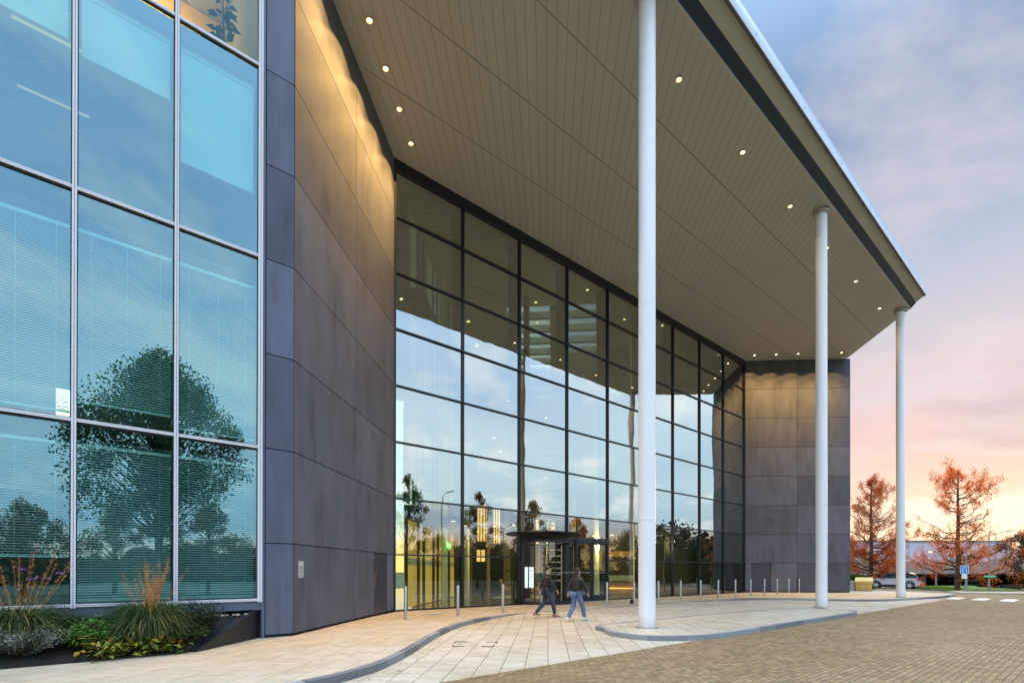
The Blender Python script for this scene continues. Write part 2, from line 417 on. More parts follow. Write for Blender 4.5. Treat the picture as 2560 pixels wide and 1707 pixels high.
# ---- entrance: revolving door and double door
rd = MB()
cr = V(FA(8.20, -.25, 0)); R = 1.62
rd.fbox(FA, 6.57, 6.70, -.2, .09, 0, 3.30); rd.fbox(FA, 9.70, 9.84, -.2, .09, 0, 3.30)
rd.fbox(FA, 6.70, 9.70, -.2, .08, 3.03, 3.30)
for a in (-.95, -.32, .32, .95):   # posts of the drum
    p = cr + N * (R * cos(a)) + U * (R * sin(a)); rd.tube(p + V((0, 0, .0)), p + V((0, 0, 3.05)), .028, n=8)
rv = rd.build('revolving_door', M['frame'], B, label='dark framed revolving door under a round black canopy disc')
dd = MB(); dd.lathe([(.2, 3.34), (1.98, 3.34), (2.02, 3.37), (1.98, 3.42), (.2, 3.44)], cr, 48); autosmooth(dd.build('canopy_disc', M['frame'], rv))
n = 14
P = lambda a, r: cr + N * (r * cos(a)) + U * (r * sin(a))
for z0, z1 in ((.0, .16), (2.92, 3.03)):
    dk = MB()
    for k in range(n):
        a0 = -1.35 + 2.7 * k / n; a1 = -1.35 + 2.7 * (k + 1) / n
        q = [P(a0, R + .02), P(a1, R + .02), P(a1, R - .05), P(a0, R - .05)]
        dk.hexa([x + V((0, 0, z0)) for x in q] + [x + V((0, 0, z1)) for x in q])
    dk.build('drum_ring', M['frame'], rv)
gl = MB()
for k in range(n):
    a0 = -1.25 + 2.5 * k / n; a1 = -1.25 + 2.5 * (k + 1) / n
    if abs((a0 + a1) / 2) < .34: continue
    z0, z1 = .16, 2.92
    gl.quad(P(a0, R) + V((0, 0, z0)), P(a1, R) + V((0, 0, z0)), P(a1, R) + V((0, 0, z1)), P(a0, R) + V((0, 0, z1)))
gl.build('drum_glass', M['glassd'], rv)
for j, a in enumerate((.15, .15 + 2.094, .15 + 4.188)):
    w = MB(); q = cr + N * (1.5 * cos(a)) + U * (1.5 * sin(a))
    w.bar(cr + V((0, 0, .1)), q + V((0, 0, .1)), .05, .14); w.bar(cr + V((0, 0, 2.85)), q + V((0, 0, 2.85)), .05, .09)
    w.bar(q + V((0, 0, .05)), q + V((0, 0, 2.88)), .05); w.bar(cr + V((0, 0, .05)), cr + V((0, 0, 2.9)), .07)
    w = w.build('door_wing', M['frame'], rv)
dt = MB()
for k in range(44):
    a = -1.2 + 2.4 * k / 43; p = P(a, R + .012); t = V((N.x * -sin(a) + U.x * cos(a), N.y * -sin(a) + U.y * cos(a), 0))
    dt.quad(p - t * .013 + V((0, 0, 1.49)), p + t * .013 + V((0, 0, 1.49)), p + t * .013 + V((0, 0, 1.52)), p - t * .013 + V((0, 0, 1.52)))
dt.build('marker_dots', simple('white_vinyl', (.8, .8, .8), .6), rv)
pst = MB(); pst.fbox(FA, 6.80, 6.99, .10, .115, .78, 1.77); pst.fbox(FA, 7.08, 7.36, .10, .115, .78, 1.77); pst.build('lit_poster', M['screen'], rv)
txt = MB(); 
for z, w in ((1.62, .16), (1.58, .1), (1.34, .18)): txt.fbox(FA, 7.14, 7.14 + w, .115, .118, z, z + .015)
txt.build('poster_lettering', M['frame'], rv)
# double door
db = MB()
db.fbox(FA, 9.84, 9.95, -.15, .06, 0, 3.3)
db.fbox(FA, 10.45, 10.56, -.15, .08, 0, 3.32); db.fbox(FA, 12.98, 13.07, -.15, .08, 0, 3.32); db.fbox(FA, 10.56, 12.98, -.15, .09, 3.10, 3.34)
db.fbox(FA, 9.95, 10.45, -.12, .05, 3.18, 3.3)
dob = db.build('double_door', M['frame'], B, label='dark framed glass double door beside the revolving door')
for a0, a1 in ((10.57, 11.76), (11.79, 12.97)):
    lf = MB(); lf.fbox(FA, a0, a0 + .08, -.05, .03, .02, 3.09); lf.fbox(FA, a1 - .08, a1, -.05, .03, .02, 3.09); lf.fbox(FA, a0 + .08, a1 - .08, -.05, .03, .02, .30); lf.fbox(FA, a0 + .08, a1 - .08, -.05, .03, 3.0, 3.09)
    lf.build('door_leaf', M['frame'], dob)
g = MB()
for a0, a1, z0, z1 in ((10.65, 11.68, .3, 3.0), (11.87, 12.89, .3, 3.0), (9.95, 10.45, .02, 3.18)):
    g.quad(FA(a0, -.01, z0), FA(a1, -.01, z0), FA(a1, -.01, z1), FA(a0, -.01, z1))
g.build('door_glass', M['glassg'], dob)
dt = MB()
a = 10.0
while a < 12.9:
    if not (10.42 < a < 10.7 or 11.64 < a < 11.9): dt.fbox(FA, a, a + .028, .0, .004, 1.49, 1.52)
    a += .085
dt.build('marker_dots', simple('white_vinyl_b', (.8, .8, .8), .6), dob)

# ---- canopy
sof = MB()
qe = 10.30
Sp = [FA(-.10, qe), FA(29.33, qe), FA(34.80, 5.35), FA(29.51, .0), FA(0, 0), FA(-5.60, 5.35)]
sof.prism(poly(Sp), ZS, ZS + .12)
sof = sof.build('canopy_soffit', M['soffit'], B)
sm = MB()
for q in (2.65, 5.2, 7.72):
    a0 = -q * 1.03 if q < 5.3 else -5.6 + (q - 5.35) * 1.11; a1 = 29.51 + q * 1.0 if q < 5.3 else 34.8 - (q - 5.35) * 1.105
    sm.cm = 0; sm.fbox(FA, a0, a1, q - .032, q - .014, ZS - .007, ZS); sm.fbox(FA, a0, a1, q + .014, q + .032, ZS - .007, ZS)
    sm.cm = 1; sm.fbox(FA, a0, a1, q - .014, q + .014, ZS - .003, ZS)
sm.cm = 0
sm.fbox(LWf, .02, LW2 - .02, .0, .13, ZS - .014, ZS); sm.fbox(RWf, .02, LW2 - .3, .0, .10, ZS - .014, ZS)
sm.fbox(FA, .0, 29.3, qe - .09, qe, ZS - .02, ZS)
sm.build('soffit_trim', [M['seam'], M['seamd']], sof)
# edge profile  (outward offset, height)
def ext(prof, a0s, a1s, name, mat, par=B, label=None):
    mb = MB(); n = len(prof)
    vs = [FA(a0s[i] if isinstance(a0s, list) else a0s, p[0], p[1]) for i, p in enumerate(prof)] + [FA(a1s[i] if isinstance(a1s, list) else a1s, p[0], p[1]) for i, p in enumerate(prof)]
    mb.add(vs, [(i, i + 1, n + i + 1, n + i) for i in range(n - 1)] + [tuple(range(n)), tuple(range(2 * n - 1, n - 1, -1))])
    return mb.build(name, M[mat], par, label=label)
e1 = 29.36
ext([(10.30, 17.6), (10.32, 17.63), (10.55, 17.86), (10.55, 18.3), (10.0, 18.3), (10.0, 17.66)], -.2, e1, 'canopy_gutter', 'gutter')
ext([(10.56, 17.90), (10.97, 18.14), (10.97, 18.22), (10.56, 18.5)], -.2, e1, 'edge_soffit', 'edge')
es = MB()
a = 1.0
while a < 29: es.fbox(FA, a, a + .012, 10.575, 10.955, 18.015, 18.03); a += 2.1
r_ = [(10.99, 18.13), (11.04, 18.12), (11.07, 18.18), (11.09, 18.42), (11.05, 18.58), (10.9, 18.66), (10.5, 18.72), (9.5, 18.8), (9.5, 18.3)]
fas = ext(r_, -.2, e1, 'canopy_fascia', 'fascia'); autosmooth(fas, 50)
fj = MB()
for a in np.arange(2.6, 29, 3.9): fj.fbox(FA, a, a + .01, 11.0, 11.083, 18.21, 18.40)
fj.build('fascia_joint', M['gutter'], fas)
tr = MB(); tr.fbox(FA, -.2, e1, 10.955, 10.995, 18.08, 18.24); tr.build('drip_trim', M['islab'], fas)
# canopy end closing + roof
rf = MB()
_x = Frame(E0, xl, (xl.y, -xl.x, 0)); h1, h2, h3, h4 = _x(11, 3.2), _x(11, 9.5), _x(24, 9.5), _x(24, 3.2)
for pl in ([FA(-.2, 10.0), FA(29.36, 10.0), FA(34.85, 5.36), FA(35.0, -1), h2, h1, FA(-5.8, 5.36)], [h2, FA(35.0, -1), FA(34, -26), h3], [h3, FA(34, -26), FA(-26, -26), h4], [h4, FA(-26, -26), FA(-26, 5.2), FA(-5.8, 5.36), h1]):
    rf.prism(poly(pl)[::-1], ZS + .12, ZS + .5); rf.prism(poly([FA(0, -16.9), FA(34, -16.9), FA(34, -24), FA(-20, -24), FA(-20, 4.6), FA(-7, 4.6)]), ZS + .5, ZS + 1.6)
rf = rf.build('roof', M['gutter'], B)
# columns
M['colc'] = simple('weathered_collar', (.42, .40, .37), .6, 0, .3, 6)
for r in (2.45, 15.72, 29.0):
    c = FA(r, 9.85)
    cm = MB(); cm.lathe([(.232, 0), (.232, ZS - .18)], c, 40)
    cm = autosmooth(cm.build('column', M['white'], B))
    k = MB(); k.lathe([(.235, ZS - .20), (.30, ZS - .19), (.33, ZS - .16), (.33, ZS - .10), (.29, ZS - .06), (.29, ZS - .001)], c, 32)
    for j in range(10): k.tube(c + V((.31 * cos(j * .628), .31 * sin(j * .628), ZS - .21)), c + V((.31 * cos(j * .628), .31 * sin(j * .628), ZS - .10)), .014, n=6)
    k.build('collar', M['colc'], cm)
    k = MB(); k.lathe([(.31, 0.004), (.31, .012), (.235, .014)], c, 32); k.build('base_ring', M['kerb'], cm)

# ---- left office windows
sw = MB()
ws = [-6.353, -7.996, -9.640, -11.283, -12.926, -14.57]
qs = 5.44
lev = [.89, 4.4, 8.8, 13.2, 17.56]
sw.fbox(FA, -6.40, -6.306, qs - .12, qs + .02, .84, ZS)
for a in ws[1:]: sw.fbox(FA, a - .037, a + .037, qs - .12, qs + .02, .84, ZS)
for k, z in enumerate(lev):
    for i in range(5):
        for dz in (-.030, .003): sw.fbox(FA, ws[i + 1] + .038, ws[i] - .038, qs - .10, qs - .002, z + dz, z + dz + .027)
frame2 = sw.build('window_wall', M['alupaint'], B)
cv = MB()
for a in ws[1:] + [-6.353]: cv.fbox(FA, a - .004, a + .004, qs + .02, qs + .023, .84, ZS)
cv.fbox(FA, -6.306, -6.24, qs - .2, qs - .03, .0, ZS); cv.fbox(FA, -16, -6.30, qs - .2, qs - .03, .66, .838); 
cv.build('flashing', simple('blue_grey_flashing', (.085, .11, .17), .4), frame2)
for i in range(5):
    for k in range(4):
        a0, a1 = ws[i + 1] + .038, ws[i] - .038; z0, z1 = lev[k] + .032, lev[k + 1] - .032
        g = MB(); p = [FA(a0, qs - .06, z0), FA(a1, qs - .06, z0), FA(a1, qs - .06, z1), FA(a0, qs - .06, z1)]; back = [q - N * .015 for q in p]
        g.add(p + back, [(0, 1, 2, 3), (7, 6, 5, 4), (4, 5, 1, 0), (5, 6, 2, 1), (6, 7, 3, 2), (7, 4, 0, 3)])
        g.build('glass_pane', M['glasst' if k == 3 else 'glassl'], frame2)
        gk = MB(); e = .018
        for x0, x1, y0, y1 in ((a0, a0 + e, z0, z1), (a1 - e, a1, z0, z1), (a0 + e, a1 - e, z1 - e * 2.5, z1), (a0 + e, a1 - e, z0, z0 + e)): gk.fbox(FA, x0, x1, qs - .058, qs - .04, y0, y1)
        if i < 4: gk.build('gasket', M['joint'], frame2)
# venetian blinds
M['slat'] = simple('blind_slat', (.78, .82, .78), .5, 0, .03)
def blind(i, z0, z1, tilt, b=.0, slope=0):
    mb = MB(); a0, a1 = ws[i + 1] + .06, ws[i] - .06
    z = z0
    while z < z1:
        q0 = qs - .26
        p = [FA(a0, q0 - .019, z + tilt), FA(a1, q0 - .019, z + tilt), FA(a1, q0 + .019, z - tilt), FA(a0, q0 + .019, z - tilt)]
        mb.quad(*p); z += .05
    mb.fbox(FA, a0, a1, qs - .30, qs - .23, z1, z1 + .06); mb.fbox(FA, a0, a1, qs - .275, qs - .245, z0 - .05, z0 - .02)
    for a in (a0 + .2, a1 - .2, (a0 + a1) / 2): mb.fbox(FA, a, a + .006, qs - .236, qs - .23, z0, z1)
    return mb.build('venetian_blind', M['slat'], B)
blind(0, 1.0, 3.95, .010); blind(1, 1.0, 3.95, .011); blind(2, 1.85, 3.95, .008); blind(3, 1.2, 3.95, .01)
blind(0, 4.62, 8.1, .014); blind(1, 4.85, 8.1, .014); blind(2, 4.62, 8.1, .014); blind(3, 4.62, 8.1, .014)
M['roller'] = simple('pale_roller_blind', (.66, .74, .70), .7, 0, .03, .6)
for i, z in ((0, 10.35), (1, 11.55), (2, 11.75), (3, 11.0)):
    mb = MB(); mb.fbox(FA, ws[i + 1] + .1, ws[i] - .1, qs - .24, qs - .235, z, 12.85); mb.fbox(FA, ws[i + 1] + .1, ws[i] - .1, qs - .25, qs - .225, z - .04, z); mb.tube(FA(ws[i + 1] + .08, qs - .24, 12.72), FA(ws[i] - .08, qs - .24, 12.72), .04, n=10)
    mb.build('roller_blind', M['roller'], B)
# office floors, ceilings, rooms
m, nt = nmat('ceiling_tiles'); p = mapping(nt, geo(nt), (1, 1, 1), (0, 0, -radians(86.1)))
b = nn(nt, 'ShaderNodeTexBrick', offset=0); nt.links.new(p, b.inputs['Vector'])
for k, v in (('Scale', 1), ('Brick Width', .9), ('Row Height', .9), ('Mortar Size', .014), ('Color1', (.05, .07, .09, 1)), ('Color2', (.42, .42, .42, 1)), ('Mortar', (.55, .58, .6, 1))): b.inputs[k].default_value = v
pbsdf(nt, b.outputs[0], .6); M['tiles'] = m
of = MB()
for z in (.3, 4.25, 8.6, 12.98): of.fbox(FA, -16, -6.25, -2.0, qs - .32, z, z + .16)
of.build('office_floor', M['joint'], B)
sb = MB()
for z0, z1 in ((12.83, 13.165), (8.60, 8.765), (4.33, 4.365)): sb.fbox(FA, -16, -6.31, qs - .30, qs - .13, z0, z1)
sb.build('spandrel_panel', M['joint'], B)
oc = MB()
for z in (4.1, 8.42, 12.84, 17.3): oc.fbox(FA, -16, -6.25, -2.0, qs - .32, z - .02, z)
oc.build('office_ceiling', M['tiles'], B)
ow = MB(); ow.fbox(FA, -16, -6.25, -2.1, -2.0, .3, ZS); ow.fbox(FA, -16.1, -16, -2.1, qs - .2, .3, ZS)
ow.fbox(FA, -6.25, -6.215, -2.1, 5.2, .0, ZS)
ow.build('office_wall', simple('office_wall_paint', (.30, .36, .36), .7, 0, .05), B)
yl = MB(); yl.fbox(FA, -12, -6.3, 1.4, 1.5, 13.2, 17.25); yl.build('office_wall', simple('yellow_office_wall', (.75, .52, .16), .7, 0, .05), B, label='yellow wall of the top floor office')
ll = MB(); ll.fbox(FA, -10.1, -9.05, -1.96, -1.93, 8.8, 10.6); ll.build('lit_doorway', emit('lit_doorway_glow', (1, .72, .38), 1.2), B)
ls = MB()
for q0 in (3.6, 1.6): ls.fbox(FA, -10.6, -9.3, q0, q0 + .07, 12.795, 12.815)
ls.build('strip_light', emit('strip_light_glow', (1, .72, .35), .5), B)
ll = MB(); ll.fbox(FA, -9.9, -9.62, .6, .63, 4.7, 6.2); ll.build('lit_doorway', emit('lit_doorway_glow2', (1, .85, .6), 3.0), B)
# ------------------------------------------------------------------ lobby interior (frame IN: a = depth into the building, b = to the right)
IN = Frame(E0, xl, (xl.y, -xl.x, 0))
mb = MB(); mb.prism(poly([FA(.1, -.2), FA(29.4, -.2), FA(29.4, -24), FA(-18, -24), FA(-.1, -.2)][::-1]), -.2, .012)
mb.build('lobby_floor', M['ifloor'], B)
mb = MB()     # atrium ceiling with a skylight opening
cz = 17.2
for pl in ([(.5, 0), (3.8, 3.2), (24, 3.2), (24, -3), (1, -3)], [(3.8, 3.2), (10.2, 9.5), (11, 9.5), (11, 3.2)], [(10.2, 9.5), (23, 21.9), (24, 21.9), (24, 9.5)]):
    mb.prism([(IN(a, b).x, IN(a, b).y) for a, b in pl], cz, cz + .2)
for k in range(7): mb.fbox(IN, 12.2 + k * 1.75, 12.5 + k * 1.75, 3.2, 9.5, cz - .1, cz + .3)
mb.fbox(IN, 11, 24, 5.9, 6.6, cz - .3, cz + .31)
mb.build('lobby_ceiling', M['iwhite'], B)
mb = MB()
mb.fbox(IN, 24, 24.3, -6, 22.5, 0, cz); mb.build('lobby_back_wall', M['idark'], B)
mb = MB(); mb.fbox(IN, 17.5, 18.0, 6.9, 12.4, 4.6, cz); mb.fbox(IN, 19, 19.3, 2.4, 5.2, 0, 12)
mb.build('lobby_wall', M['istone'], B)
# left glazed office wall in the lobby
lw_ = MB()
for k in range(19):
    a = .9 + k * .95
    if k % 3 != 1: lw_.fbox(IN, a, a + .08, .15, .27, 0, 3.75); lw_.fbox(IN, a, a + .06, .12, .20, 4.5, 16.8)
for z in (3.75, 8.3, 12.7): lw_.fbox(IN, 1.3, 18.9, .0, .75, z, z + .55)
lw_.build('lobby_side_frame', M['idark'], B)
pw_ = MB(); rr = random.Random(5)
for k in range(18):
    a = .99 + k * .95
    pw_.cm = 0; pw_.fbox(IN, a, a + .86, .10, .14, .05, 3.7)
    for z0, z1 in ((4.4, 8.2), (8.9, 12.6), (13.3, 16.8)):
        pw_.cm = rr.choice([1, 1, 2, 2, 2]); pw_.fbox(IN, a, a + .86, .06, .1, z0 + (0 if rr.random() < .6 else 1.2), z1)
M['dim'] = lit('dim_lit_office', (.55, .62, .50), .30, .4, .4)
M['pale'] = simple('pale_partition', (.35, .42, .40), .5)
pw_.build('lobby_side_glazing', [M['yellow'], M['dim'], M['pale']], B)
hb = MB()
for k in range(17): hb.fbox(IN, .99 + k * .95, 1.88 + k * .95, .145, .15, 1.82, 2.12)
hb.build('frosted_band', M['pale'], B)
# railings & balconies at the back
bl = MB()
for z in (3.9, 7.9, 12.1): bl.fbox(IN, 14.5, 24, 3.0, 6.5, z, z + .4)
bl.build('balcony_slab', M['islab'], B)
rl = MB()
for z in (4.3, 8.3, 12.5):
    for h in (.5, 1.05): rl.tube(IN(14.55, 3.0, z + h), IN(14.55, 6.5, z + h), .02, n=6); rl.tube(IN(14.55, 3.0, z + h), IN(23.5, 3.0, z + h), .02, n=6)
    for b in (3.0, 4.2, 5.4, 6.5): rl.tube(IN(14.55, b, z), IN(14.55, b, z + 1.05), .02, n=6)
rl.build('balcony_railing', M['steel'], B)
# warm lit windows deep in the lobby (a, b0, b1, z0, z1)
lwm = MB(); lf_ = MB()
for a, b0, b1, z0, z1, dv in ((15.2, .95, 1.75, 3.6, 6.05, 3), (15.2, 2.05, 2.55, 3.45, 5.9, 2), (17.3, 5.60, 6.25, 3.75, 5.0, 1), (16.9, 4.85, 5.10, 3.5, 5.2, 0), (13.6, 1.15, 1.75, 2.2, 2.95, 1), (15.5, 7.3, 7.62, 3.9, 6.5, 3)):
    if b1 <= b0: continue
    lwm.fbox(IN, a, a + .1, b0, b1, z0, z1)
    for j in range(dv + 2): x = b0 + (b1 - b0) * j / (dv + 1); lf_.fbox(IN, a - .05, a, x - .03, x + .03, z0 - .1, z1 + .1)
    for z in (z0 - .05, z0 + (z1 - z0) * .4, z1): lf_.fbox(IN, a - .045, a - .002, b0, b1, z, z + .05)
lwm = lwm.build('lit_window', M['gold'], B); lf_.build('window_bars', M['idark'], lwm)
mb = MB(); mb.fbox(IN, 17.2, 17.3, 8.9, 11.9, 2.62, 2.98); mb.build('lit_bulkhead', lit('amber_bulkhead_glow', (.9, .42, .08), .6), B)
mb = MB(); mb.fbox(IN, 17.4, 17.5, 8.0, 16.2, 0.0, 4.6); mb.build('lobby_wall', M['idark'], B)
# louvred lift core behind the revolving door
lc = MB()
for k in range(26): lc.fbox(IN, 16.2, 16.25, 5.2, 6.6, .9 + k * .42, .99 + k * .42)
lc.fbox(IN, 16.2, 16.3, 5.1, 5.17, 0, 12); lc.fbox(IN, 16.2, 16.3, 6.62, 6.7, 0, 12); lc.build('louvre_screen', M['steel'], B)
# interior columns: pale, one dark
def icol(X, Y, r0, z1, mat, dx=0, n=20):
    mb = MB(); mb.tube((X, Y, 0), (X + dx, Y, z1), r0, r0 * .75, n); return autosmooth(mb.build('interior_column', M[mat], B))
M['mint'] = simple('mint_white_paint', (.55, .66, .58), .45, 0, .03)
icol(-3.50, 27, .17, cz, 'mint'); icol(-2.62, 30.5, .16, 4, 'mint'); icol(-1.5, 33.0, .12, 8, 'istone')
icol(.86, 29.8, .22, cz, 'dark', -.05); icol(5.45, 33, .26, 12, 'mint', -.18); icol(7.95, 33.2, .20, cz, 'mint', -.35); icol(14.5, 41, .25, cz, 'mint', -.2)
icol(2.1, 34, .10, 5.0, 'iwhite', .35)
# interior downlights
dl = [(2.2, 1.9, 3.7), (4.5, 2.0, 3.7), (8, 2.1, 3.7), (6, 3.2, 8.2), (9, 3.2, 8.2), (12, 3.4, 12), (3, 2.4, 12.6), (5.5, 2.4, 12.6), (10.5, 5.1, cz - .01), (13, 5.1, cz - .01), (6, 4.2, cz - .01), (15.6, 3.4, 7.88), (15.6, 4.5, 7.88), (15.6, 5.6, 7.88), (15.6, 3.8, 3.88), (15.6, 4.9, 3.88), (18, 4.2, 3.88), (18, 5.5, 3.88), (15.6, 4.4, 12.08), (16, 5.6, 12.08), (12.5, 8.2, 3.4), (13, 9.2, 3.4), (9.4, 8, cz - .01), (14, 13, cz - .01), (19, 18, cz - .01), (13, 10.5, cz - .01)]
for a, b, z in dl:
    mb = MB(); mb.lathe([(.085, -.012), (.085, 0)], IN(a, b, z), 10); mb.build('interior_downlight', M['lampi'], B)
# exit sign
ex = MB(); ex.fbox(IN, 6.0, 7.2, .78, .80, 2.72, 3.02); ex = ex.build('exit_sign', M['exit'], None)
tag(ex, 'green illuminated exit sign with white arrow hanging inside the glass entrance wall', 'sign')
a = MB(); a.fbox(IN, 6.55, 6.95, .80, .806, 2.85, 2.89)
a.add([IN(6.85, .806, 2.78), IN(7.1, .806, 2.87), IN(6.85, .806, 2.96)], [(0, 1, 2)]); a.fbox(IN, 6.15, 6.25, .80, .806, 2.76, 2.9); a.fbox(IN, 6.12, 6.3, .80, .806, 2.93, 2.98)
a.build('arrow', M['exitw'], ex)
# reception desk
dkE = empty('reception_desk', (7.6, 34.0, 0), 0, 'pale reception desk with glowing orange underlight strip seen behind the glass', 'desk')
DF = Frame((6.0, 34.4, 0), (.985, -.17, 0), (-.17, -.985, 0))
mb = MB(); mb.fbox(DF, 0, 3.1, -.5, .45, .98, 1.12); mb.fbox(DF, 2.6, 3.1, -.5, .44, 0, .98); mb.build('worktop', M['iwhite'], dkE)
mb = MB(); mb.fbox(DF, .0, 2.6, -.4, .30, .12, .94); mb.build('front_panel', simple('orange_wood_panel', (.50, .20, .05), .4, 0, .3), dkE)
mb = MB(); mb.fbox(DF, -.2, 2.6, .302, .33, .44, .52); mb.build('light_strip', M['orange'], dkE)
cb = empty('storage_cabinet', (7.4, 37, 0), 0, 'low white cabinet standing behind the reception desk', 'cabinet')
mb = MB(); mb.fbox(DF, .2, 2.6, -3.0, -2.4, 0.0, 1.32); mb.build('carcass', M['iwhite'], cb)
mb = MB(); [mb.fbox(DF, .3 + k * .8, 1.0 + k * .8, -2.4, -2.38, .1, 1.25) for k in range(3)]; mb.build('cabinet_door', M['pale'], cb)
lp = empty('table_lamp', DF(2.2, -2.7, 1.32), 0, 'small green table lamp on the white cabinet behind reception', 'lamp')
mb = MB(); mb.lathe([(.08, 0), (.08, .02), (.015, .03), (.015, .22)], DF(2.2, -2.7, 1.32)); mb.build('lamp_stem', M['steel'], lp)
mb = MB(); mb.lathe([(.14, .22), (.08, .42)], DF(2.2, -2.7, 1.32)); mb.build('lamp_shade', simple('green_lamp_shade', (.05, .4, .2), .5), lp)

def leafcloud(mb, c, rx, rz, n, s, rnd):
    for _ in range(n):
        d = V((rnd.gauss(0, 1), rnd.gauss(0, 1), rnd.gauss(0, 1))).normalized() * rnd.random() ** .4
        p = V(c) + V((d.x * rx, d.y * rx, d.z * rz)); a = V((rnd.gauss(0, 1), rnd.gauss(0, 1), rnd.gauss(0, .6))).normalized(); b = a.cross(V((rnd.gauss(0, 1), rnd.gauss(0, 1), rnd.gauss(0, 1)))).normalized()
        k = s * rnd.uniform(.6, 1.3); mb.ct = rnd.random(); mb.quad(p, p + a * k + b * k * .4, p + a * 2 * k, p + a * k - b * k * .4)

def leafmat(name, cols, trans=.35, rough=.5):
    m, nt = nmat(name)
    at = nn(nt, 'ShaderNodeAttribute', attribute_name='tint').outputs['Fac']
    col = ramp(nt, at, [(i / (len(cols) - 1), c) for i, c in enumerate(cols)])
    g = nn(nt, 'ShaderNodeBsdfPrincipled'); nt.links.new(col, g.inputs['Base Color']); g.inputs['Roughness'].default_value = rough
    t = nn(nt, 'ShaderNodeBsdfTranslucent'); nt.links.new(mx(nt, 1., col, (1.5, 1.3, .8), 'MULTIPLY'), t.inputs[0])
    x = nt.nodes.new('ShaderNodeMixShader'); x.inputs[0].default_value = trans; nt.links.new(g.outputs[0], x.inputs[1]); nt.links.new(t.outputs[0], x.inputs[2])
    o = nt.nodes.new('ShaderNodeOutputMaterial'); nt.links.new(x.outputs[0], o.inputs[0]); return m
M['lgreen'] = leafmat('green_leaves', [(.015, .04, .008), (.04, .095, .018), (.08, .15, .03)])
M['lmid'] = leafmat('bright_green_leaves', [(.04, .12, .012), (.09, .24, .025), (.16, .34, .05)])
M['lred'] = leafmat('rust_red_needles', [(.30, .05, .010), (.60, .12, .016), (.82, .24, .03), (.90, .36, .06)], .55)
M['lrust'] = leafmat('rust_brown_needles', [(.20, .045, .010), (.46, .10, .016), (.68, .20, .03)], .55)
M['lautumn'] = leafmat('autumn_leaves', [(.05, .06, .01), (.16, .09, .015), (.26, .11, .02)])
M['ldark'] = leafmat('dark_green_leaves', [(.006, .014, .005), (.015, .035, .010), (.03, .055, .014)], .2)
M['bark'] = simple('tree_bark', (.06, .042, .03), .9, 0, .4, 8, .02)
M['barkr'] = simple('reddish_bark', (.085, .038, .022), .9, 0, .4, 8, .02)

def pot_plant(loc, h, potmat, leaf, label, nl=160, fl=None):
    e = empty('potted_plant', loc, 0, label, 'plant'); rnd = random.Random(int(h * 100))
    mb = MB(); mb.lathe([(.14, 0), (.2, h * .35), (.17, h * .36)], loc, 16); mb.build('pot', potmat, e)
    mb = MB(); c = V(loc) + V((0, 0, h * .72))
    for k in range(9): mb.tube(V(loc) + V((0, 0, h * .33)), c + V((rnd.uniform(-.25, .25), rnd.uniform(-.25, .25), rnd.uniform(-.1, .25))), .012, .006, 5)
    mb.build('stem', M['bark'], e)
    mb = MB(); leafcloud(mb, c, h * .32, h * .32, nl, h * .07, rnd); mb.build('leaves', leaf, e)
    if fl: mb = MB(); leafcloud(mb, c + V((0, 0, .05)), h * .3, h * .3, 30, .05, rnd); mb.build('flowers', fl, e)
gp = simple('green_pot', (.10, .35, .22), .4)
pot_plant(V(DF(.55, -2.7, 1.32)), .9, gp, M['lmid'], 'leafy plant in a mint green pot on the white cabinet')
pot_plant((3.9, 32.8, 0), 1.75, M['black'], M['lgreen'], 'tall plant with red flowers in black pot by the glass double door', 220, simple('red_flowers', (.6, .05, .07), .5))
pot_plant((.3, 33.8, 0), 1.9, gp, M['lmid'], 'leafy potted plant between the two lounge armchairs')
pot_plant((2.2, 33.6, 0), 1.95, simple('brown_pot', (.25, .12, .08), .5), M['lgreen'], 'large leafy plant behind the right lounge armchair')
def armchair(x, y, rz, col, label):
    e = empty('armchair', (x, y, 0), rz, label, 'armchair', 'lounge armchairs on the lobby rug')
    mat = simple('chair_fabric_' + str(len(label)), col, .75, 0, .1)
    mb = MB(); mb.hexa([(-.36, -.36, .36), (.36, -.36, .36), (.34, .36, .36), (-.34, .36, .36), (-.38, -.4, .5), (.38, -.4, .5), (.36, .36, .46), (-.36, .36, .46)]); mb.build('seat', mat, e, world=False, bevel=.04)
    mb = MB(); mb.hexa([(-.34, .28, .42), (.34, .28, .42), (.34, .42, .42), (-.34, .42, .42), (-.27, .50, 1.1), (.27, .50, 1.1), (.27, .60, 1.1), (-.27, .60, 1.1)]); mb.build('backrest', mat, e, world=False, bevel=.04)
    for s in (-1, 1):
        mb = MB(); x0 = s * .36; mb.hexa([(x0 - .05, -.3, .45), (x0 + .05, -.3, .45), (x0 + .05, .35, .45), (x0 - .05, .35, .45), (x0 - .04, -.28, .55), (x0 + .04, -.28, .55), (x0 + .04, .38, .68), (x0 - .04, .38, .68)]); mb.build('armrest', mat, e, world=False, bevel=.03)
    for sx in (-1, 1):
        for sy in (-1, 1): mb = MB(); mb.tube((sx * .25, sy * .25, .36), (sx * .33, sy * .33, 0.0), .016, .011, 8); mb.build('leg', M['black'], e, world=False)
    return e
armchair(1.45, 31.6, radians(112 - 180), (.62, .30, .07), 'orange high-backed armchair facing left behind the revolving door')
armchair(-.15, 31.0, radians(100), (.50, .27, .05), 'mustard orange armchair partly hidden by a steel bollard in the lobby')
rg = MB(); rg.prism([(-1.2, 30.2), (2.2, 30.6), (2.5, 32.4), (-.7, 32.6)], .013, .03); tag(rg.build('rug', simple('yellow_rug', (.42, .36, .12), .9, 0, .1), None), 'pale yellow rug under the lobby armchairs', 'rug')
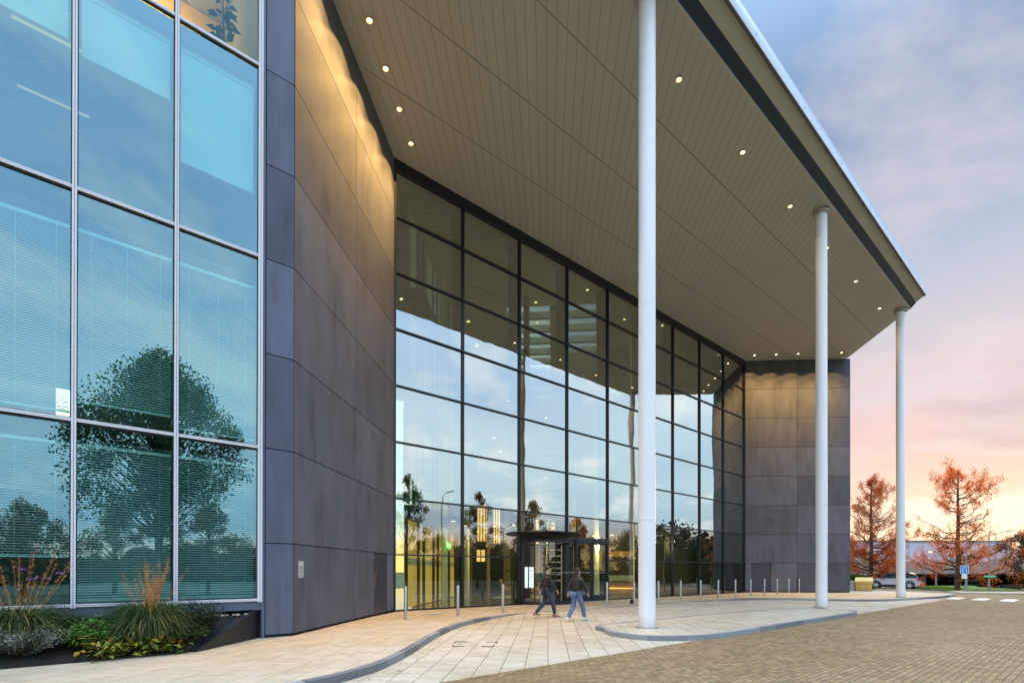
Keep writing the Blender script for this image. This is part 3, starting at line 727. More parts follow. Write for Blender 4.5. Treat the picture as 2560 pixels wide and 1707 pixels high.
# lobby lamps (real lit ceiling lamps of the lobby, as point lights below the downlights)
def plight(loc, e, col=(1, .72, .38), r=.15):
    l = bpy.data.lights.new('lobby_lamp', 'POINT'); l.energy = e; l.color = col; l.shadow_soft_size = r
    o = bpy.data.objects.new('lobby_lamp', l); C.objects.link(o); o.location = loc; o.visible_glossy = False
for a, b, z, e in ((3.5, 2.2, 3.4, 160), (10, 2.6, 3.4, 190), (14, 4.6, 3.4, 190), (13, 9, 3.3, 300), (14, 13, 3.2, 200), (10, 5.5, 3.4, 120), (10, 6.3, 13, 110), (16, 13, 12, 90), (17, 4.8, 7, 60), (7, 3.5, 10, 60)):
    plight(IN(a, b, z), e)
plight(FA(-8, 2.2, 16.2), 110, (1, .66, .25)); plight(FA(-9.5, 1.5, 10.2), 30, (1, .8, .6))

# ------------------------------------------------------------------ downlights in the canopy
def spot(loc, e, size=100, blend=.12):
    if size == 100: spot(loc, e * 5.6, 84, 1.0); spot(loc, e * 1.6, 54, 1.0); e *= .8
    l = bpy.data.lights.new('canopy_spot', 'SPOT'); l.energy = e; l.color = (1, .58, .17); l.spot_size = radians(size); l.spot_blend = blend; l.shadow_soft_size = .05
    o = bpy.data.objects.new('canopy_spot', l); C.objects.link(o); o.location = loc
M['bowl_glow'] = emit('reflector_rim_glow', (1, .50, .10), 1.6)  # warm rim glow around the lamp, put into the ring as emission
def downlight(r, q, label, grp, e, size=100):
    p = FA(r, q, ZS); t = empty('downlight', p, 0, label, 'ceiling light', grp)
    mb = MB(); mb.lathe([(.115, -.004), (.12, -.03), (.10, -.034), (.098, -.006)], p, 20); autosmooth(mb.build('trim_ring', M['steel'], t))
    mb = MB(); mb.lathe([(.068, -.024), (.068, -.014)], p, 16); mb.build('lamp', M['lamp'], t)
    mb = MB(); mb.lathe([(.097, -.014), (.097, -.008)], p, 16); mb.build('glowing_reflector', M['bowl_glow'], t)
    spot(p + V((0, 0, -.06)), e, size)
gL, gO, gR = 'downlights beside the left concrete wing', 'downlights along the outer canopy edge', 'downlights beside the right concrete wing'
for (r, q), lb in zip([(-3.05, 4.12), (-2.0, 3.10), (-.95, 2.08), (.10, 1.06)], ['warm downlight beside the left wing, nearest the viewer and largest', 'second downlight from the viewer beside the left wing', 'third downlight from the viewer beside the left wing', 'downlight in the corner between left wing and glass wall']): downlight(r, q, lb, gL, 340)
spot(FA(-4.1, 5.14, ZS - .06), 340)
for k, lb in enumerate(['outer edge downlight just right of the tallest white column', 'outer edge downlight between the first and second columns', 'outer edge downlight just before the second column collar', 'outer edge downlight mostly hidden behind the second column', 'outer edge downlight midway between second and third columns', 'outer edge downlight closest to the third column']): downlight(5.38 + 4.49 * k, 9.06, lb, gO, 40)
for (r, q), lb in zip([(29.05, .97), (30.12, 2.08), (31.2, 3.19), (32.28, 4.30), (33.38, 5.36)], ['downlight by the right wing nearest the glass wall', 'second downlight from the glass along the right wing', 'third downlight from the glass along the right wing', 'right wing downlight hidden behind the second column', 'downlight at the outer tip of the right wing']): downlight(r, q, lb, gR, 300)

# ------------------------------------------------------------------ bollards
bpos = [(-1.41, 3.38), (.64, 3.38), (2.70, 3.36), (4.76, 3.34), (6.94, 3.23), (9.06, 3.18), (11.17, 3.14), (13.25, 3.13), (15.40, 3.10), (17.44, 3.12), (19.45, 3.12), (21.65, 3.09), (23.72, 3.09), (25.84, 3.05), (28.05, 2.98), (30.2, 2.92), (32.3, 2.85)]
blab = ['steel bollard nearest the left concrete wing', 'second steel bollard from the left wing', 'third steel bollard, left of the revolving door', 'steel bollard in front of the revolving door', 'steel bollard between the revolving door and double door', 'steel bollard at the right jamb of the double door', 'steel bollard with small dark box at its foot', 'steel bollard just right of the tallest white column', 'second steel bollard right of the tallest column', 'third steel bollard right of the tallest column', 'fourth steel bollard right of the tallest column', 'steel bollard before the last glass bay', 'steel bollard at the corner of glass and right wing', 'steel bollard in front of the blue wing door', 'steel bollard just right of the blue wing door', 'second to last steel bollard, before the plain wing wall', 'farthest steel bollard, nearest the second column']
p0 = None
for (r, q), lb in zip(bpos, blab):
    if p0 is None:
        p0 = empty('bollard', FA(r, q), 0, lb, 'bollard', 'steel bollards in front of the entrance')
        mb = MB(); mb.lathe([(.052, 0), (.052, 1.055), (.046, 1.07), (.0, 1.072)], (0, 0, 0), 20); autosmooth(mb.build('post', M['steel'], p0, world=False))
        mb = MB(); mb.lathe([(.075, 0.003), (.075, .008), (.053, .010)], (0, 0, 0), 16); mb.build('base_ring', M['kerb'], p0, world=False)
    else:
        c = copy_tree(p0); c.location = FA(r, q); c['label'] = lb
mb = MB(); mb.fbox(FA, 11.0, 11.1, 3.04, 3.14, .002, .20); mb.fbox(FA, 10.99, 11.11, 3.03, 3.15, .2, .215)
tag(mb.build('floor_box', M['black'], None), 'small dark service box on the paving beside a bollard', 'box')

# ------------------------------------------------------------------ wall sign
sg = empty('wall_sign', LWf(.33, 0, 1.6), 0, 'small silver notice plate with arrow on the left concrete wing', 'sign')
mb = MB(); mb.fbox(LWf, .20, .465, .004, .014, 1.385, 1.80); mb.build('plate', simple('silver_plate', (.55, .55, .52), .35, .3, .05), sg)
mb = MB()
def words(s, F, a, b, z, size, parent, mat, rot, name='lettering'):
    cu = bpy.data.curves.new(name, 'FONT'); cu.body = s; cu.size = size; cu.align_x = 'CENTER'; cu.materials.append(mat)
    o = bpy.data.objects.new(name, cu); C.objects.link(o); p = F(a, b, z)
    X = F.x * rot; Z = V((0, 0, 1)); Nn = X.cross(Z)
    o.matrix_world = Matrix.Translation(p) @ Matrix((X, Z, Nn)).transposed().to_4x4()
    bpy.context.view_layer.update(); me = bpy.data.meshes.new_from_object(o.evaluated_get(bpy.context.evaluated_depsgraph_get())); mw = o.matrix_world.copy()
    bpy.data.objects.remove(o); me.transform(mw); o = bpy.data.objects.new(name, me); C.objects.link(o)
    if parent: o.parent = parent; o.matrix_parent_inverse = wm(parent).inverted()
    return o
mt = MB(); c = LWf(.333, .0152, 1.72)
for k in range(20): pass
mt.lathe([(.0, 0), (.045, 0)], (0, 0, 0), 20)
ring = MB(); vs = []
for k in range(20):
    a = 2 * pi * k / 20; vs.append(LWf(.333 + .045 * cos(a), .0155, 1.725 + .045 * sin(a)))
ring.add(vs, [tuple(range(20))]); ring.build('emblem', simple('emblem_pale', (.72, .72, .72), .4), sg)
for s, z, sz in (('V', 1.71, .04), ('No smoking', 1.635, .038), ('at this site', 1.597, .038), ('Please proceed', 1.545, .036), ('to smoking', 1.507, .036), ('area', 1.470, .036)):
    words(s, LWf, .333, .0165, z, sz, sg, M['black'], 1)
a = MB(); a.fbox(LWf, .245, .385, .0145, .016, 1.424, 1.430); a.add([LWf(.38, .016, 1.412), LWf(.42, .016, 1.427), LWf(.38, .016, 1.442)], [(0, 1, 2)]); a.build('arrow', M['black'], sg)
# ------------------------------------------------------------------ ground
def sstep(x, a, b):
    t = max(0, min(1, (x - a) / (b - a))) if b != a else 0; return t * t * (3 - 2 * t)
def drop(X, Y): return -.74 * sstep(Y, 44, 60) * sstep(X / max(Y, 1), .86, .94)
def grid(name, xs, ys, fz, mat, kind='structure'):
    mb = MB(); nx = len(xs)
    mb.v = [(x, y, fz(x, y)) for y in ys for x in xs]
    for j in range(len(ys) - 1):
        for i in range(nx - 1):
            a = j * nx + i; mb.f.append((a, a + 1, a + nx + 1, a + nx)); mb.m.append(0); mb.t.append(.5)
    return tag(mb.build(name, mat, None, smooth=True), kind=kind)
xs = [-900, -300, -120] + list(range(-60, 140, 4)) + [160, 300, 900]
ys = [-900, -300, -120] + list(range(-60, 140, 4)) + [200, 400, 1200]
grid('ground', xs, ys, lambda x, y: -.17 + drop(x, y), simple('asphalt_and_verge', (.05, .065, .03), .9, 0, .5, .2))
M['kerbline'] = None
mb = MB(); ra = [-60 + 2 * i for i in range(72)]; qa = [-30 + 2 * i for i in range(27)]
for q in qa:
    for r in ra: p = FA(r, q); mb.v.append((p.x, p.y, -.12 + drop(p.x, p.y)))
for j in range(len(qa) - 1):
    for i in range(len(ra) - 1): a = j * len(ra) + i; mb.f.append((a, a + 1, a + len(ra) + 1, a + len(ra))[::-1]); mb.m.append(0); mb.t.append(.5)
tag(mb.build('road', M['block'], smooth=True), kind='structure')

def smooth(pts, n=6, closed=False):
    out = []; m = len(pts)
    rng = range(m) if closed else range(m - 1)
    for i in rng:
        p0, p1, p2, p3 = (pts[(i - 1) % m] if closed or i > 0 else pts[0]), pts[i], pts[(i + 1) % m], (pts[(i + 2) % m] if closed or i + 2 < m else pts[-1])
        for k in range(n):
            t = k / n
            out.append(tuple(.5 * ((2 * p1[j]) + (-p0[j] + p2[j]) * t + (2 * p0[j] - 5 * p1[j] + 4 * p2[j] - p3[j]) * t * t + (-p0[j] + 3 * p1[j] - 3 * p2[j] + p3[j]) * t ** 3) for j in (0, 1)))
    if not closed: out.append(tuple(pts[-1]))
    return out
# upper pavement edge (r, q)
kL = [(-24, 10.95), (-16, 10.95), (-10, 10.95), (-7.9, 10.95), (-6.9, 10.80), (-6.0, 10.36), (-5.36, 9.86), (-4.35, 8.89), (-2.78, 7.26), (-1.0, 5.67), (.5, 4.70), (1.8, 4.20), (3.0, 4.0), (4.7, 3.96), (7.4, 3.96), (10.2, 3.96), (13.9, 3.95), (16.2, 3.95), (18.5, 3.96), (19.9, 4.02), (21.0, 4.4), (22.1, 5.2), (23.0, 6.6), (24.1, 8.6), (25.4, 9.7), (27.2, 10.25), (29, 10.5), (31.2, 10.9), (34.2, 11.1), (37.6, 11.05), (38.6, 10.7), (39.3, 9.6)]
kc = smooth(kL, 5)
inner = [(41.3, 7.6), (42.1, 5.2), (43, 1.0), (41, -6), (36, -6), (34.8, 5.3), (29.5, .2), (0, .2), (-5.7, 5.2), (-6.35, 5.2), (-24, 5.2)]
mb = MB()
allp = [FA(r, q) for r, q in kc + inner]
mb.prism([(p.x, p.y) for p in allp][::-1] if False else [(p.x, p.y) for p in allp], -.3, 0)
pv = tag(mb.build('pavement', M['sett']), kind='structure')
isl = [(1.39, 9.20), (1.55, 8.80), (2.06, 8.52), (3.3, 8.45), (5, 8.50), (7.3, 8.60), (9.8, 8.75), (12.26, 9.05), (13.7, 9.6), (14.6, 10.35), (14.75, 11.0), (14.2, 11.55), (13.2, 11.84), (10.9, 11.86), (8, 11.87), (5.4, 11.88), (2.9, 11.86), (1.9, 11.70), (1.22, 11.35), (.85, 10.80), (.85, 10.10), (1.05, 9.6)]
ic = smooth(isl, 5, True)
mb = MB(); ap = [FA(r, q) for r, q in ic]; mb.prism([(p.x, p.y) for p in ap], -.3, 0.001)
tag(mb.build('traffic_island', M['slab']), kind='structure')
def zlane(r, q):
    s = sstep(r, .6, 3.4) * (1 - sstep(r, 13.2, 21.5)) * (1 - sstep(q, 8.8, 11.4))
    return -.118 + .112 * s
mb = MB()
rs = [-26 + .5 * i for i in range(116)]; qv = [3.6 + .27 * i for i in range(31)]
for q in qv:
    for r in rs: p = FA(r, q); mb.v.append((p.x, p.y, zlane(r, q)))
for j in range(len(qv) - 1):
    for i in range(len(rs) - 1):
        a = j * len(rs) + i; mb.f.append((a, a + 1, a + len(rs) + 1, a + len(rs))); mb.m.append(0); mb.t.append(.5)
tag(mb.build('drop_off_lane', M['slab'], smooth=True), kind='structure')
# kerb stones along a line: top flush, face down, one mesh per run
def kerbs(pts, name, w=.14, side=1, closed=False, L=.92, ztop=.004):
    P = [FA(r, q) for r, q in pts]
    if closed: P.append(P[0])
    mb = MB(); rnd = random.Random(len(pts)); acc = 0; mb.ct = .5
    for i in range(len(P) - 1):
        a, b = P[i], P[i + 1]; d = b - a; l = d.length
        if l < 1e-4: continue
        acc += l
        t = d.normalized()
        dn0 = (P[i + 1] - P[i - 1]).normalized() if (i > 0) else ((P[1] - P[-2]).normalized() if closed else t)
        dn1 = (P[i + 2] - P[i]).normalized() if i + 2 < len(P) else ((P[1] - P[-2]).normalized() if closed else t)
        n0 = V((-dn0.y, dn0.x, 0)) * side; n1 = V((-dn1.y, dn1.x, 0)) * side
        g = .012 if acc > L else 0
        b2 = b - t * g
        if acc > L: acc = 0
        o0, o1 = a - n0 * .012, b2 - n1 * .012
        p = [o0, o1, b2 + n1 * w, a + n0 * w]
        lo = [V((x.x, x.y, -.3)) for x in p]; hi = [V((x.x, x.y, ztop)) for x in p]
        if side < 0: lo = lo[::-1]; hi = hi[::-1]
        mb.hexa(lo + hi)
        if g: mb.ct = rnd.uniform(.0, 1.)
    return mb.build(name, M['kerb'])
tag(kerbs(kc, 'kerb', side=1), kind='structure')
tag(kerbs(ic, 'kerb', side=-1, closed=True), kind='structure')
# inset manhole cover frame and drain
mb = MB()
cor = [FA(-2.75, 8.10, .0), FA(-2.05, 8.80, .0), FA(-2.60, 9.32, .0), FA(-3.25, 8.70, .0)]
zz = -.113
for i in range(4):
    a, b = cor[i], cor[(i + 1) % 4]; d = (b - a)
    for s, e in ((0, .28), (.72, 1)): mb.bar(a + d * s + V((0, 0, zz)), a + d * e + V((0, 0, zz)), .025, .012)
tag(mb.build('manhole_frame', M['black']), 'recessed manhole frame marked by dark corner strips in the lane paving', 'manhole')
mb = MB(); mb.fbox(FA, .15, .62, 2.15, 2.55, .002, .008); tag(mb.build('drain_cover', simple('green_steel', (.20, .27, .22), .6)), 'flat greenish access cover in the paving near the glass wall', 'drain cover')
M['fallen'] = leafmat('fallen_leaves', [(.20, .06, .01), (.38, .16, .03), (.45, .28, .06)], .1)
mb = MB(); rnd = random.Random(31)
for k in range(170):
    i = rnd.randrange(len(kc) - 30); r, q = kc[i]; r += rnd.uniform(-.4, .4); q += abs(rnd.gauss(0, .28)) + .04
    if rnd.random() < .35: r = rnd.uniform(-9, 16); q = rnd.uniform(4.5, 14.5)
    zz2 = (zlane(r, q) if q < 11.6 else -.12) + .008
    if -9 < r < 16 and q < 11.6 and (.8 < r < 14.8 and 8.4 < q): zz2 = .008
    p = FA(r, q, zz2); a = rnd.uniform(0, 6.28); s = rnd.uniform(.015, .035); d = V((cos(a), sin(a), 0)); w = V((-sin(a), cos(a), 0)); mb.ct = rnd.random()
    mb.add([p - d * s, p + w * s * .7 + V((0, 0, .008)), p + d * s, p - w * s * .7 + V((0, 0, .004))], [(0, 1, 2, 3)])
tag(mb.build('fallen_leaves', M['fallen']), 'scattered fallen autumn leaves along the kerbs and paving', 'leaves', kind='stuff')
# zebra marks
wp = simple('road_paint', (.72, .69, .60), .7, 0, .1, 4)
z0 = None
for k, lb in enumerate(['white road mark nearest the pavement tip', 'middle white road mark of the visible three', 'white road mark nearest the right picture edge', 'white road mark beyond the right edge']):
    q0 = 11.48 + 1.27 * k
    if k == 3: continue
    mb = MB(); c = [FA(31.95 - .4 * k, q0, -.115), FA(34.65 - .2 * k, q0, -.115), FA(34.6 - .2 * k, q0 + .62, -.115), FA(31.8 - .4 * k, q0 + .66, -.115)]
    mb.hexa(c[::-1] + [x + V((0, 0, .0035)) for x in c[::-1]])
    o = mb.build('crossing_mark', wp); tag(o, lb, 'road marking', 'white crossing marks on the block paving')
    o['kind'] = 'structure'

# ------------------------------------------------------------------ planter
PF = Frame(FA(-6.33, 5.30), -xl, (xl.y, -xl.x, 0))      # a: outwards along the wedge wall
pA = FA(-6.33, 5.30); pB = FA(-7.86, 6.84)
pe = empty('planter', FA(-8, 6.2), 0, 'black steel planter with sloping side wall under the office windows', 'planter')
mb = MB()
dirx = (pB - pA).normalized(); side = V((dirx.y, -dirx.x, 0))      # to the left
if side.dot(U) > 0: side = -side
def slope(pt0, pt1, z0, z1, w):
    a, b = pt0, pt1
    mb.hexa([a + V((0, 0, -.2)), b + V((0, 0, -.2)), b + side * w + V((0, 0, -.2)), a + side * w + V((0, 0, -.2)), a + V((0, 0, z0)), b + V((0, 0, z1)), b + side * w + V((0, 0, z1)), a + side * w + V((0, 0, z0))])
slope(pA, pB, .70, .03, .32)
mb.build('side_wall', M['black'], pe)
mb = MB(); mb.fbox(FA, -15, -8.0, 6.80, 6.86, -.2, .03); mb.build('front_edge', M['black'], pe)
mb = MB(); a = [FA(-6.5, 5.2, .62), FA(-15, 5.2, .62), FA(-15, 6.82, .0), FA(-8.1, 6.82, .0)]
mb.add(a + [x * 1 + V((0, 0, -.7)) for x in a], [(0, 1, 2, 3), (0, 3, 7, 4), (1, 0, 4, 5)]); mb.build('soil', M['soil'], pe)
rnd = random.Random(2); mb = MB()
for k in range(130): r = rnd.uniform(-13, -6.6); mb.ct = rnd.random(); mb.ball(FA(r, 5.47 + rnd.random() * .10, .575), rnd.uniform(.015, .04), n=6, m=4)
mb.build('pebble_strip', M['pebble'], pe)
def soilz(q): return .62 * (6.82 - q) / 1.62
M['blade'] = leafmat('grass_blades', [(.015, .036, .006), (.035, .08, .014), (.08, .13, .025), (.50, .33, .10)], .3)
M['plume'] = leafmat('orange_grass_plumes', [(.45, .18, .03), (.75, .34, .08), (.8, .46, .16)], .4)
M['bladeg'] = leafmat('green_grass_blades', [(.012, .035, .008), (.03, .08, .015), (.06, .12, .03)], .3)
def grass(r, q, R, hh, n, plumes, ph, label, seed, mat='blade', group=None):
    rnd = random.Random(seed); base = FA(r, q, soilz(q)); e = empty('grass_clump', base, 0, label, 'ornamental grass', group)
    mb = MB()
    for _ in range(n):
        a = rnd.uniform(0, 2 * pi); l = R * rnd.uniform(.55, 1.15); h = hh * rnd.uniform(.6, 1.1); w = rnd.uniform(.006, .013)
        d = V((cos(a), sin(a), 0)); s = V((-sin(a), cos(a), 0)); b0 = base + d * rnd.uniform(0, .22) + s * rnd.uniform(-.18, .18)
        t0 = rnd.random(); mb.ct = .95 if t0 > .93 else rnd.random() * .72; pts = []
        dr = rnd.uniform(.3, 1.5)
        for k in range(7):
            t = k / 6; x = l * (t ** 1.25); z = h * (1.9 * t - (1.0 + dr * .65) * t * t); pts.append(b0 + d * x + V((0, 0, z)))
        for k in range(6):
            w0 = w * (1 - k / 6.2); w1 = w * (1 - (k + 1) / 6.2); mb.quad(pts[k] - s * w0, pts[k] + s * w0, pts[k + 1] + s * w1, pts[k + 1] - s * w1)
    mb.build('leaf_blades', M[mat], e)
    if plumes:
        mb = MB()
        for _ in range(plumes):
            a = rnd.uniform(0, 2 * pi); lean = rnd.uniform(.1, 1.3) * (1 if rnd.random() > .25 else .3); h = ph * rnd.uniform(.65, 1.05); d = V((cos(a), sin(a), 0)); top = base + d * lean * h * .5 + V((0, 0, h)); b0 = base + d * .06
            mid = (b0 + top) / 2 + d * -.04; mb.ct = .2
            mb.tube(b0, mid, .0025, n=3, cap=False); mb.tube(mid, top, .0025, .0015, n=3, cap=False)
            for j in range(75):
                t = rnd.uniform(.40, 1); p = mid.lerp(top, (t - .5) * 2); mb.ct = rnd.random()
                v = V((rnd.gauss(0, 1), rnd.gauss(0, 1), .8 + rnd.random())).normalized() * rnd.uniform(.02, .06); u_ = v.cross(V((rnd.random(), rnd.random(), 0))).normalized() * .003
                mb.quad(p - u_, p + u_, p + v + u_, p + v - u_)
        mb.build('seed_plumes', M['plume'], e)
    return e
grass(-8.52, 6.05, .95, .95, 2300, 30, 1.45, 'big drooping grass clump with orange plumes in front of middle window', 11, group='ornamental grasses in the planter')
grass(-10.35, 5.95, .9, .85, 1800, 16, 1.6, 'dark grass clump with tall orange plumes at left picture edge', 12, group='ornamental grasses in the planter')
grass(-9.85, 5.75, .42, .55, 380, 0, 0, 'small green grass tuft beside the left window post', 13, 'bladeg', group='ornamental grasses in the planter')
def shrub(r, q, rx, rz, n, s, mat, label, seed, name='shrub', zoff=.0, broad=.4, stems=26, up=0):
    rnd = random.Random(seed); base = FA(r, q, soilz(q)); e = empty(name, base, 0, label, 'shrub')
    mb = MB(); tips = []
    for k in range(stems):
        a = rnd.uniform(0, 2 * pi); rr_ = rx * rnd.random() ** .5; tip = base + V((cos(a) * rr_, sin(a) * rr_, rz * rnd.uniform(.55, 1.1) * (1 - .35 * (rr_ / rx) ** 2) + zoff)); tips.append(tip)
        mb.tube(base + V((cos(a) * .05, sin(a) * .05, 0)), tip, .008, .003, 4, False)
    mb.build('stems', M['bark'], e)
    mb = MB()
    for _ in range(n):
        t = rnd.choice(tips); f = rnd.random() ** .5; p = base.lerp(t, f) + V((rnd.gauss(0, 1), rnd.gauss(0, 1), rnd.gauss(0, .7))) * s * 1.6
        a = V((rnd.gauss(0, 1), rnd.gauss(0, 1), rnd.gauss(0, .5) + up)).normalized(); b = a.cross(V((rnd.gauss(0, .4), rnd.gauss(0, .4), 1))).normalized()
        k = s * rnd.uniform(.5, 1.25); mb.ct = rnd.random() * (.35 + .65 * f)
        mb.add([p, p + a * k * .9 + b * k * broad, p + a * 2 * k - V((0, 0, k * .3)), p + a * k * .9 - b * k * broad], [(0, 1, 2, 3)])
    mb.build('leaves', mat, e)
    return e
M['silver'] = leafmat('silver_leaves', [(.06, .07, .05), (.20, .23, .18), (.42, .46, .40)], .1)
M['yel'] = leafmat('yellow_green_broad_leaves', [(.03, .08, .01), (.10, .16, .015), (.30, .24, .02), (.48, .22, .02)], .3)
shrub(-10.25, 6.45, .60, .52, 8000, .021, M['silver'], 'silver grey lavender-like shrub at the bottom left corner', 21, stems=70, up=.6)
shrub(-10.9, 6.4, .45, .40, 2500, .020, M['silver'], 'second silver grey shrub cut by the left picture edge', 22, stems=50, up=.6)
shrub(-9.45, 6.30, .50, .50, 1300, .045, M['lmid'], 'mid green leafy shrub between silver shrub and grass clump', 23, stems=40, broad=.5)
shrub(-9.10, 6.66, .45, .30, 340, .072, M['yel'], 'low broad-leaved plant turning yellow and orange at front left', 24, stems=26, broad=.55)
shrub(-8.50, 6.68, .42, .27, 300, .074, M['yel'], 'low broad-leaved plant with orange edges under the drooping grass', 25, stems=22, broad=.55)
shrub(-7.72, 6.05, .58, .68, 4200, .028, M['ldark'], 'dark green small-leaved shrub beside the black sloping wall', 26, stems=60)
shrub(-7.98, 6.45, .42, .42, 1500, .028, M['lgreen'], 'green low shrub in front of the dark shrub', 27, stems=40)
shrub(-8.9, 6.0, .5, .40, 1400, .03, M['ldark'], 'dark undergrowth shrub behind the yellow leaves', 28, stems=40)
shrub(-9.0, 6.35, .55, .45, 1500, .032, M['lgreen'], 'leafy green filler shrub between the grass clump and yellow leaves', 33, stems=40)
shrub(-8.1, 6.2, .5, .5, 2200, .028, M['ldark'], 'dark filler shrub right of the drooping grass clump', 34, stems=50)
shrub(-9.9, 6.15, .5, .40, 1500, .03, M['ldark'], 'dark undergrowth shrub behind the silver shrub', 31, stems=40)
# strap leaved plant
def rosette(r, q, n, L, label, seed, mat, hh=.3):
    rnd = random.Random(seed); base = FA(r, q, soilz(q)); e = empty('strap_leaf_plant', base, 0, label, 'plant'); mb = MB()
    for k in range(n):
        a = 2 * pi * k / n + rnd.uniform(-.2, .2); d = V((cos(a), sin(a), 0)); s = V((-sin(a), cos(a), 0)); l = L * rnd.uniform(.7, 1.1); mb.ct = rnd.random(); pr = base + V((0, 0, hh * .5))
        for j in range(5):
            t = (j + 1) / 5; w0 = .022 * (1 - ((t - .2) * 1.1) ** 2); w1 = .022 * (1 - (t * 1.05) ** 2) if t < .95 else .002
            p = base + d * l * t + V((0, 0, hh * .5 + hh * (1.6 * t - 1.9 * t * t))); mb.quad(pr - s * w0, pr + s * w0, p + s * w1, p - s * w1); pr = p
    mb.build('leaves', mat, e)
rosette(-9.22, 6.35, 18, .32, 'strap-leaved green rosette above the yellow leaves', 3, M['lmid'], .34)
rosette(-8.12, 6.84, 7, .10, 'tiny green weed at the foot of the planter', 4, M['lmid'], .08)
# verbena
ve = empty('verbena_plant', FA(-10.0, 5.7, soilz(5.7)), 0, 'thin stemmed plant with purple flower heads before the left window', 'plant')
rnd = random.Random(8); st_ = MB(); fl = MB()
for k in range(6):
    b0 = FA(-10.0 + rnd.uniform(-.3, .3), 5.75 + rnd.uniform(-.15, .15), soilz(5.7)); t = b0 + V((rnd.uniform(-.15, .15), rnd.uniform(-.15, .15), rnd.uniform(.95, 1.15)))
    st_.tube(b0, t, .004, .002, 4, False)
    for j in range(10): fl.ball(t + V((rnd.gauss(0, .02), rnd.gauss(0, .02), rnd.gauss(0, .006))), .010, n=5, m=3)
st_.build('stem', M['lgreen'], ve); fl.build('flower_head', simple('purple_flowers', (.22, .07, .48), .6), ve)
# dark plant on the top floor window sill
tp = empty('office_plant', FA(-6.95, 4.6, 13.2), 0, 'dark rubber plant silhouetted against yellow wall on top floor', 'plant')
mb = MB(); mb.lathe([(.16, 0), (.2, .35)], FA(-6.95, 4.6, 13.16), 14); mb.build('pot', M['black'], tp)
mb = MB(); mb.tube(FA(-6.95, 4.6, 13.4), FA(-6.98, 4.6, 16.2), .02, .01, 6); mb.build('stem', M['bark'], tp)
mb = MB(); rnd = random.Random(6)
for k in range(95):
    z = rnd.uniform(13.5, 16.2); a = rnd.uniform(0, 2 * pi); b0 = FA(-6.96, 4.6, z); w = 1.05 - .25 * (z - 13.4); d = V((cos(a), sin(a), rnd.uniform(-.5, .6))).normalized(); s = d.cross(V((0, 0, 1))).normalized(); L = .30 * rnd.uniform(.7, 1.2) * w
    mb.tube(b0, b0 + d * L * .5, .006, .004, 4, False); p = b0 + d * L * .5; mb.quad(p, p + d * L * .4 + s * L * .32, p + d * L - V((0, 0, .06)), p + d * L * .4 - s * L * .32)
mb.build('leaves', M['ldark'], tp)
# ------------------------------------------------------------------ trees
def interp(prof, x):
    for (a, va), (b, vb) in zip(prof, prof[1:]):
        if x <= b: return va + (vb - va) * (x - a) / (b - a)
    return prof[-1][1]
def redwood(x, y, z0, h, prof, dens, label, seed, leaf, nb=64, lean=0, s=.10, trunk=.34, asym=None, npb=130, group=None):
    rnd = random.Random(seed); base = V((x, y, z0)); e = empty('autumn_conifer', base, 0, label, 'tree', group)
    tr = MB(); top = base + V((lean, 0, h * .97)); n = 9; pr = base - V((0, 0, .1)); r0 = trunk
    tr.tube(base - V((0, 0, .15)), base + V((0, 0, .5)), trunk * 1.5, trunk * 1.0, 10)
    for k in range(n):
        t = (k + 1) / n; p = base.lerp(top, t) + V((rnd.gauss(0, .05), rnd.gauss(0, .05), 0)) * (1 - t); r1 = trunk * (1 - t) ** .8 + .03; tr.tube(pr, p, r0, r1, 9, False); pr = p; r0 = r1
    lv = MB()
    for b in range(nb):
        t = .10 + .87 * ((b + rnd.random()) / nb); a = rnd.uniform(0, 2 * pi)
        L = interp(prof, t) * rnd.uniform(.6, 1.12)
        if asym: L *= 1 + asym(t) * cos(a)
        p0 = base.lerp(top, t); up = rnd.uniform(.05, .65) + .35 * t * t; d = V((cos(a), sin(a), 0))
        pts = [p0]; r = .028 + .075 * (1 - t)
        for k in range(1, 7):
            u = k / 6; pts.append(p0 + d * L * u + V((rnd.gauss(0, .05) * L, rnd.gauss(0, .05) * L, L * (up + .25) * (u ** 1.8) - .22 * L * u * (1 - t) + rnd.gauss(0, .03) * L)))
        for k in range(6): tr.tube(pts[k], pts[k + 1], r * (1 - k / 7), r * (1 - (k + 1) / 7), 5, False)
        twigs = []
        dn = interp(dens, t)
        for k in range(int(5 + L * 4.6)):
            u = rnd.uniform(.22, 1); i = min(5, int(u * 6)); p = pts[i].lerp(pts[i + 1], u * 6 - i); sd = V((-d.y, d.x, 0)) * rnd.choice((-1, 1))
            q = p + (sd * rnd.uniform(.2, .7) + d * rnd.uniform(.1, .5)) * (.25 + L * .28) * (1.15 - .5 * u) + V((0, 0, rnd.uniform(-.8, 1.0) * (.25 + L * .22))); tr.tube(p, q, .016, .006, 4, False); twigs.append((p, q))
        twigs.append((pts[4], pts[6])); twigs.append((pts[3], pts[5]))
        m = int(npb * dn * (.25 + L / max(1, interp(prof, .2))))
        for _ in range(m):
            p, q = rnd.choice(twigs); c = p.lerp(q, .35 + .75 * rnd.random() ** .8) + V((rnd.gauss(0, .13), rnd.gauss(0, .13), rnd.gauss(-.02, .14)))
            v = V((rnd.gauss(0, 1), rnd.gauss(0, 1), rnd.gauss(-.2, .5))).normalized() * s * rnd.uniform(.7, 1.7); w = v.cross(V((rnd.gauss(0, 1), rnd.gauss(0, 1), rnd.gauss(0, 1)))).normalized() * s * .30
            lv.ct = min(1, max(0, rnd.gauss(.5, .28))); lv.quad(c - w, c + w, c + v + w * .5, c + v - w * .5)
    tr.build('trunk', M['barkr'], e); lv.build('crown', leaf, e)
    return e
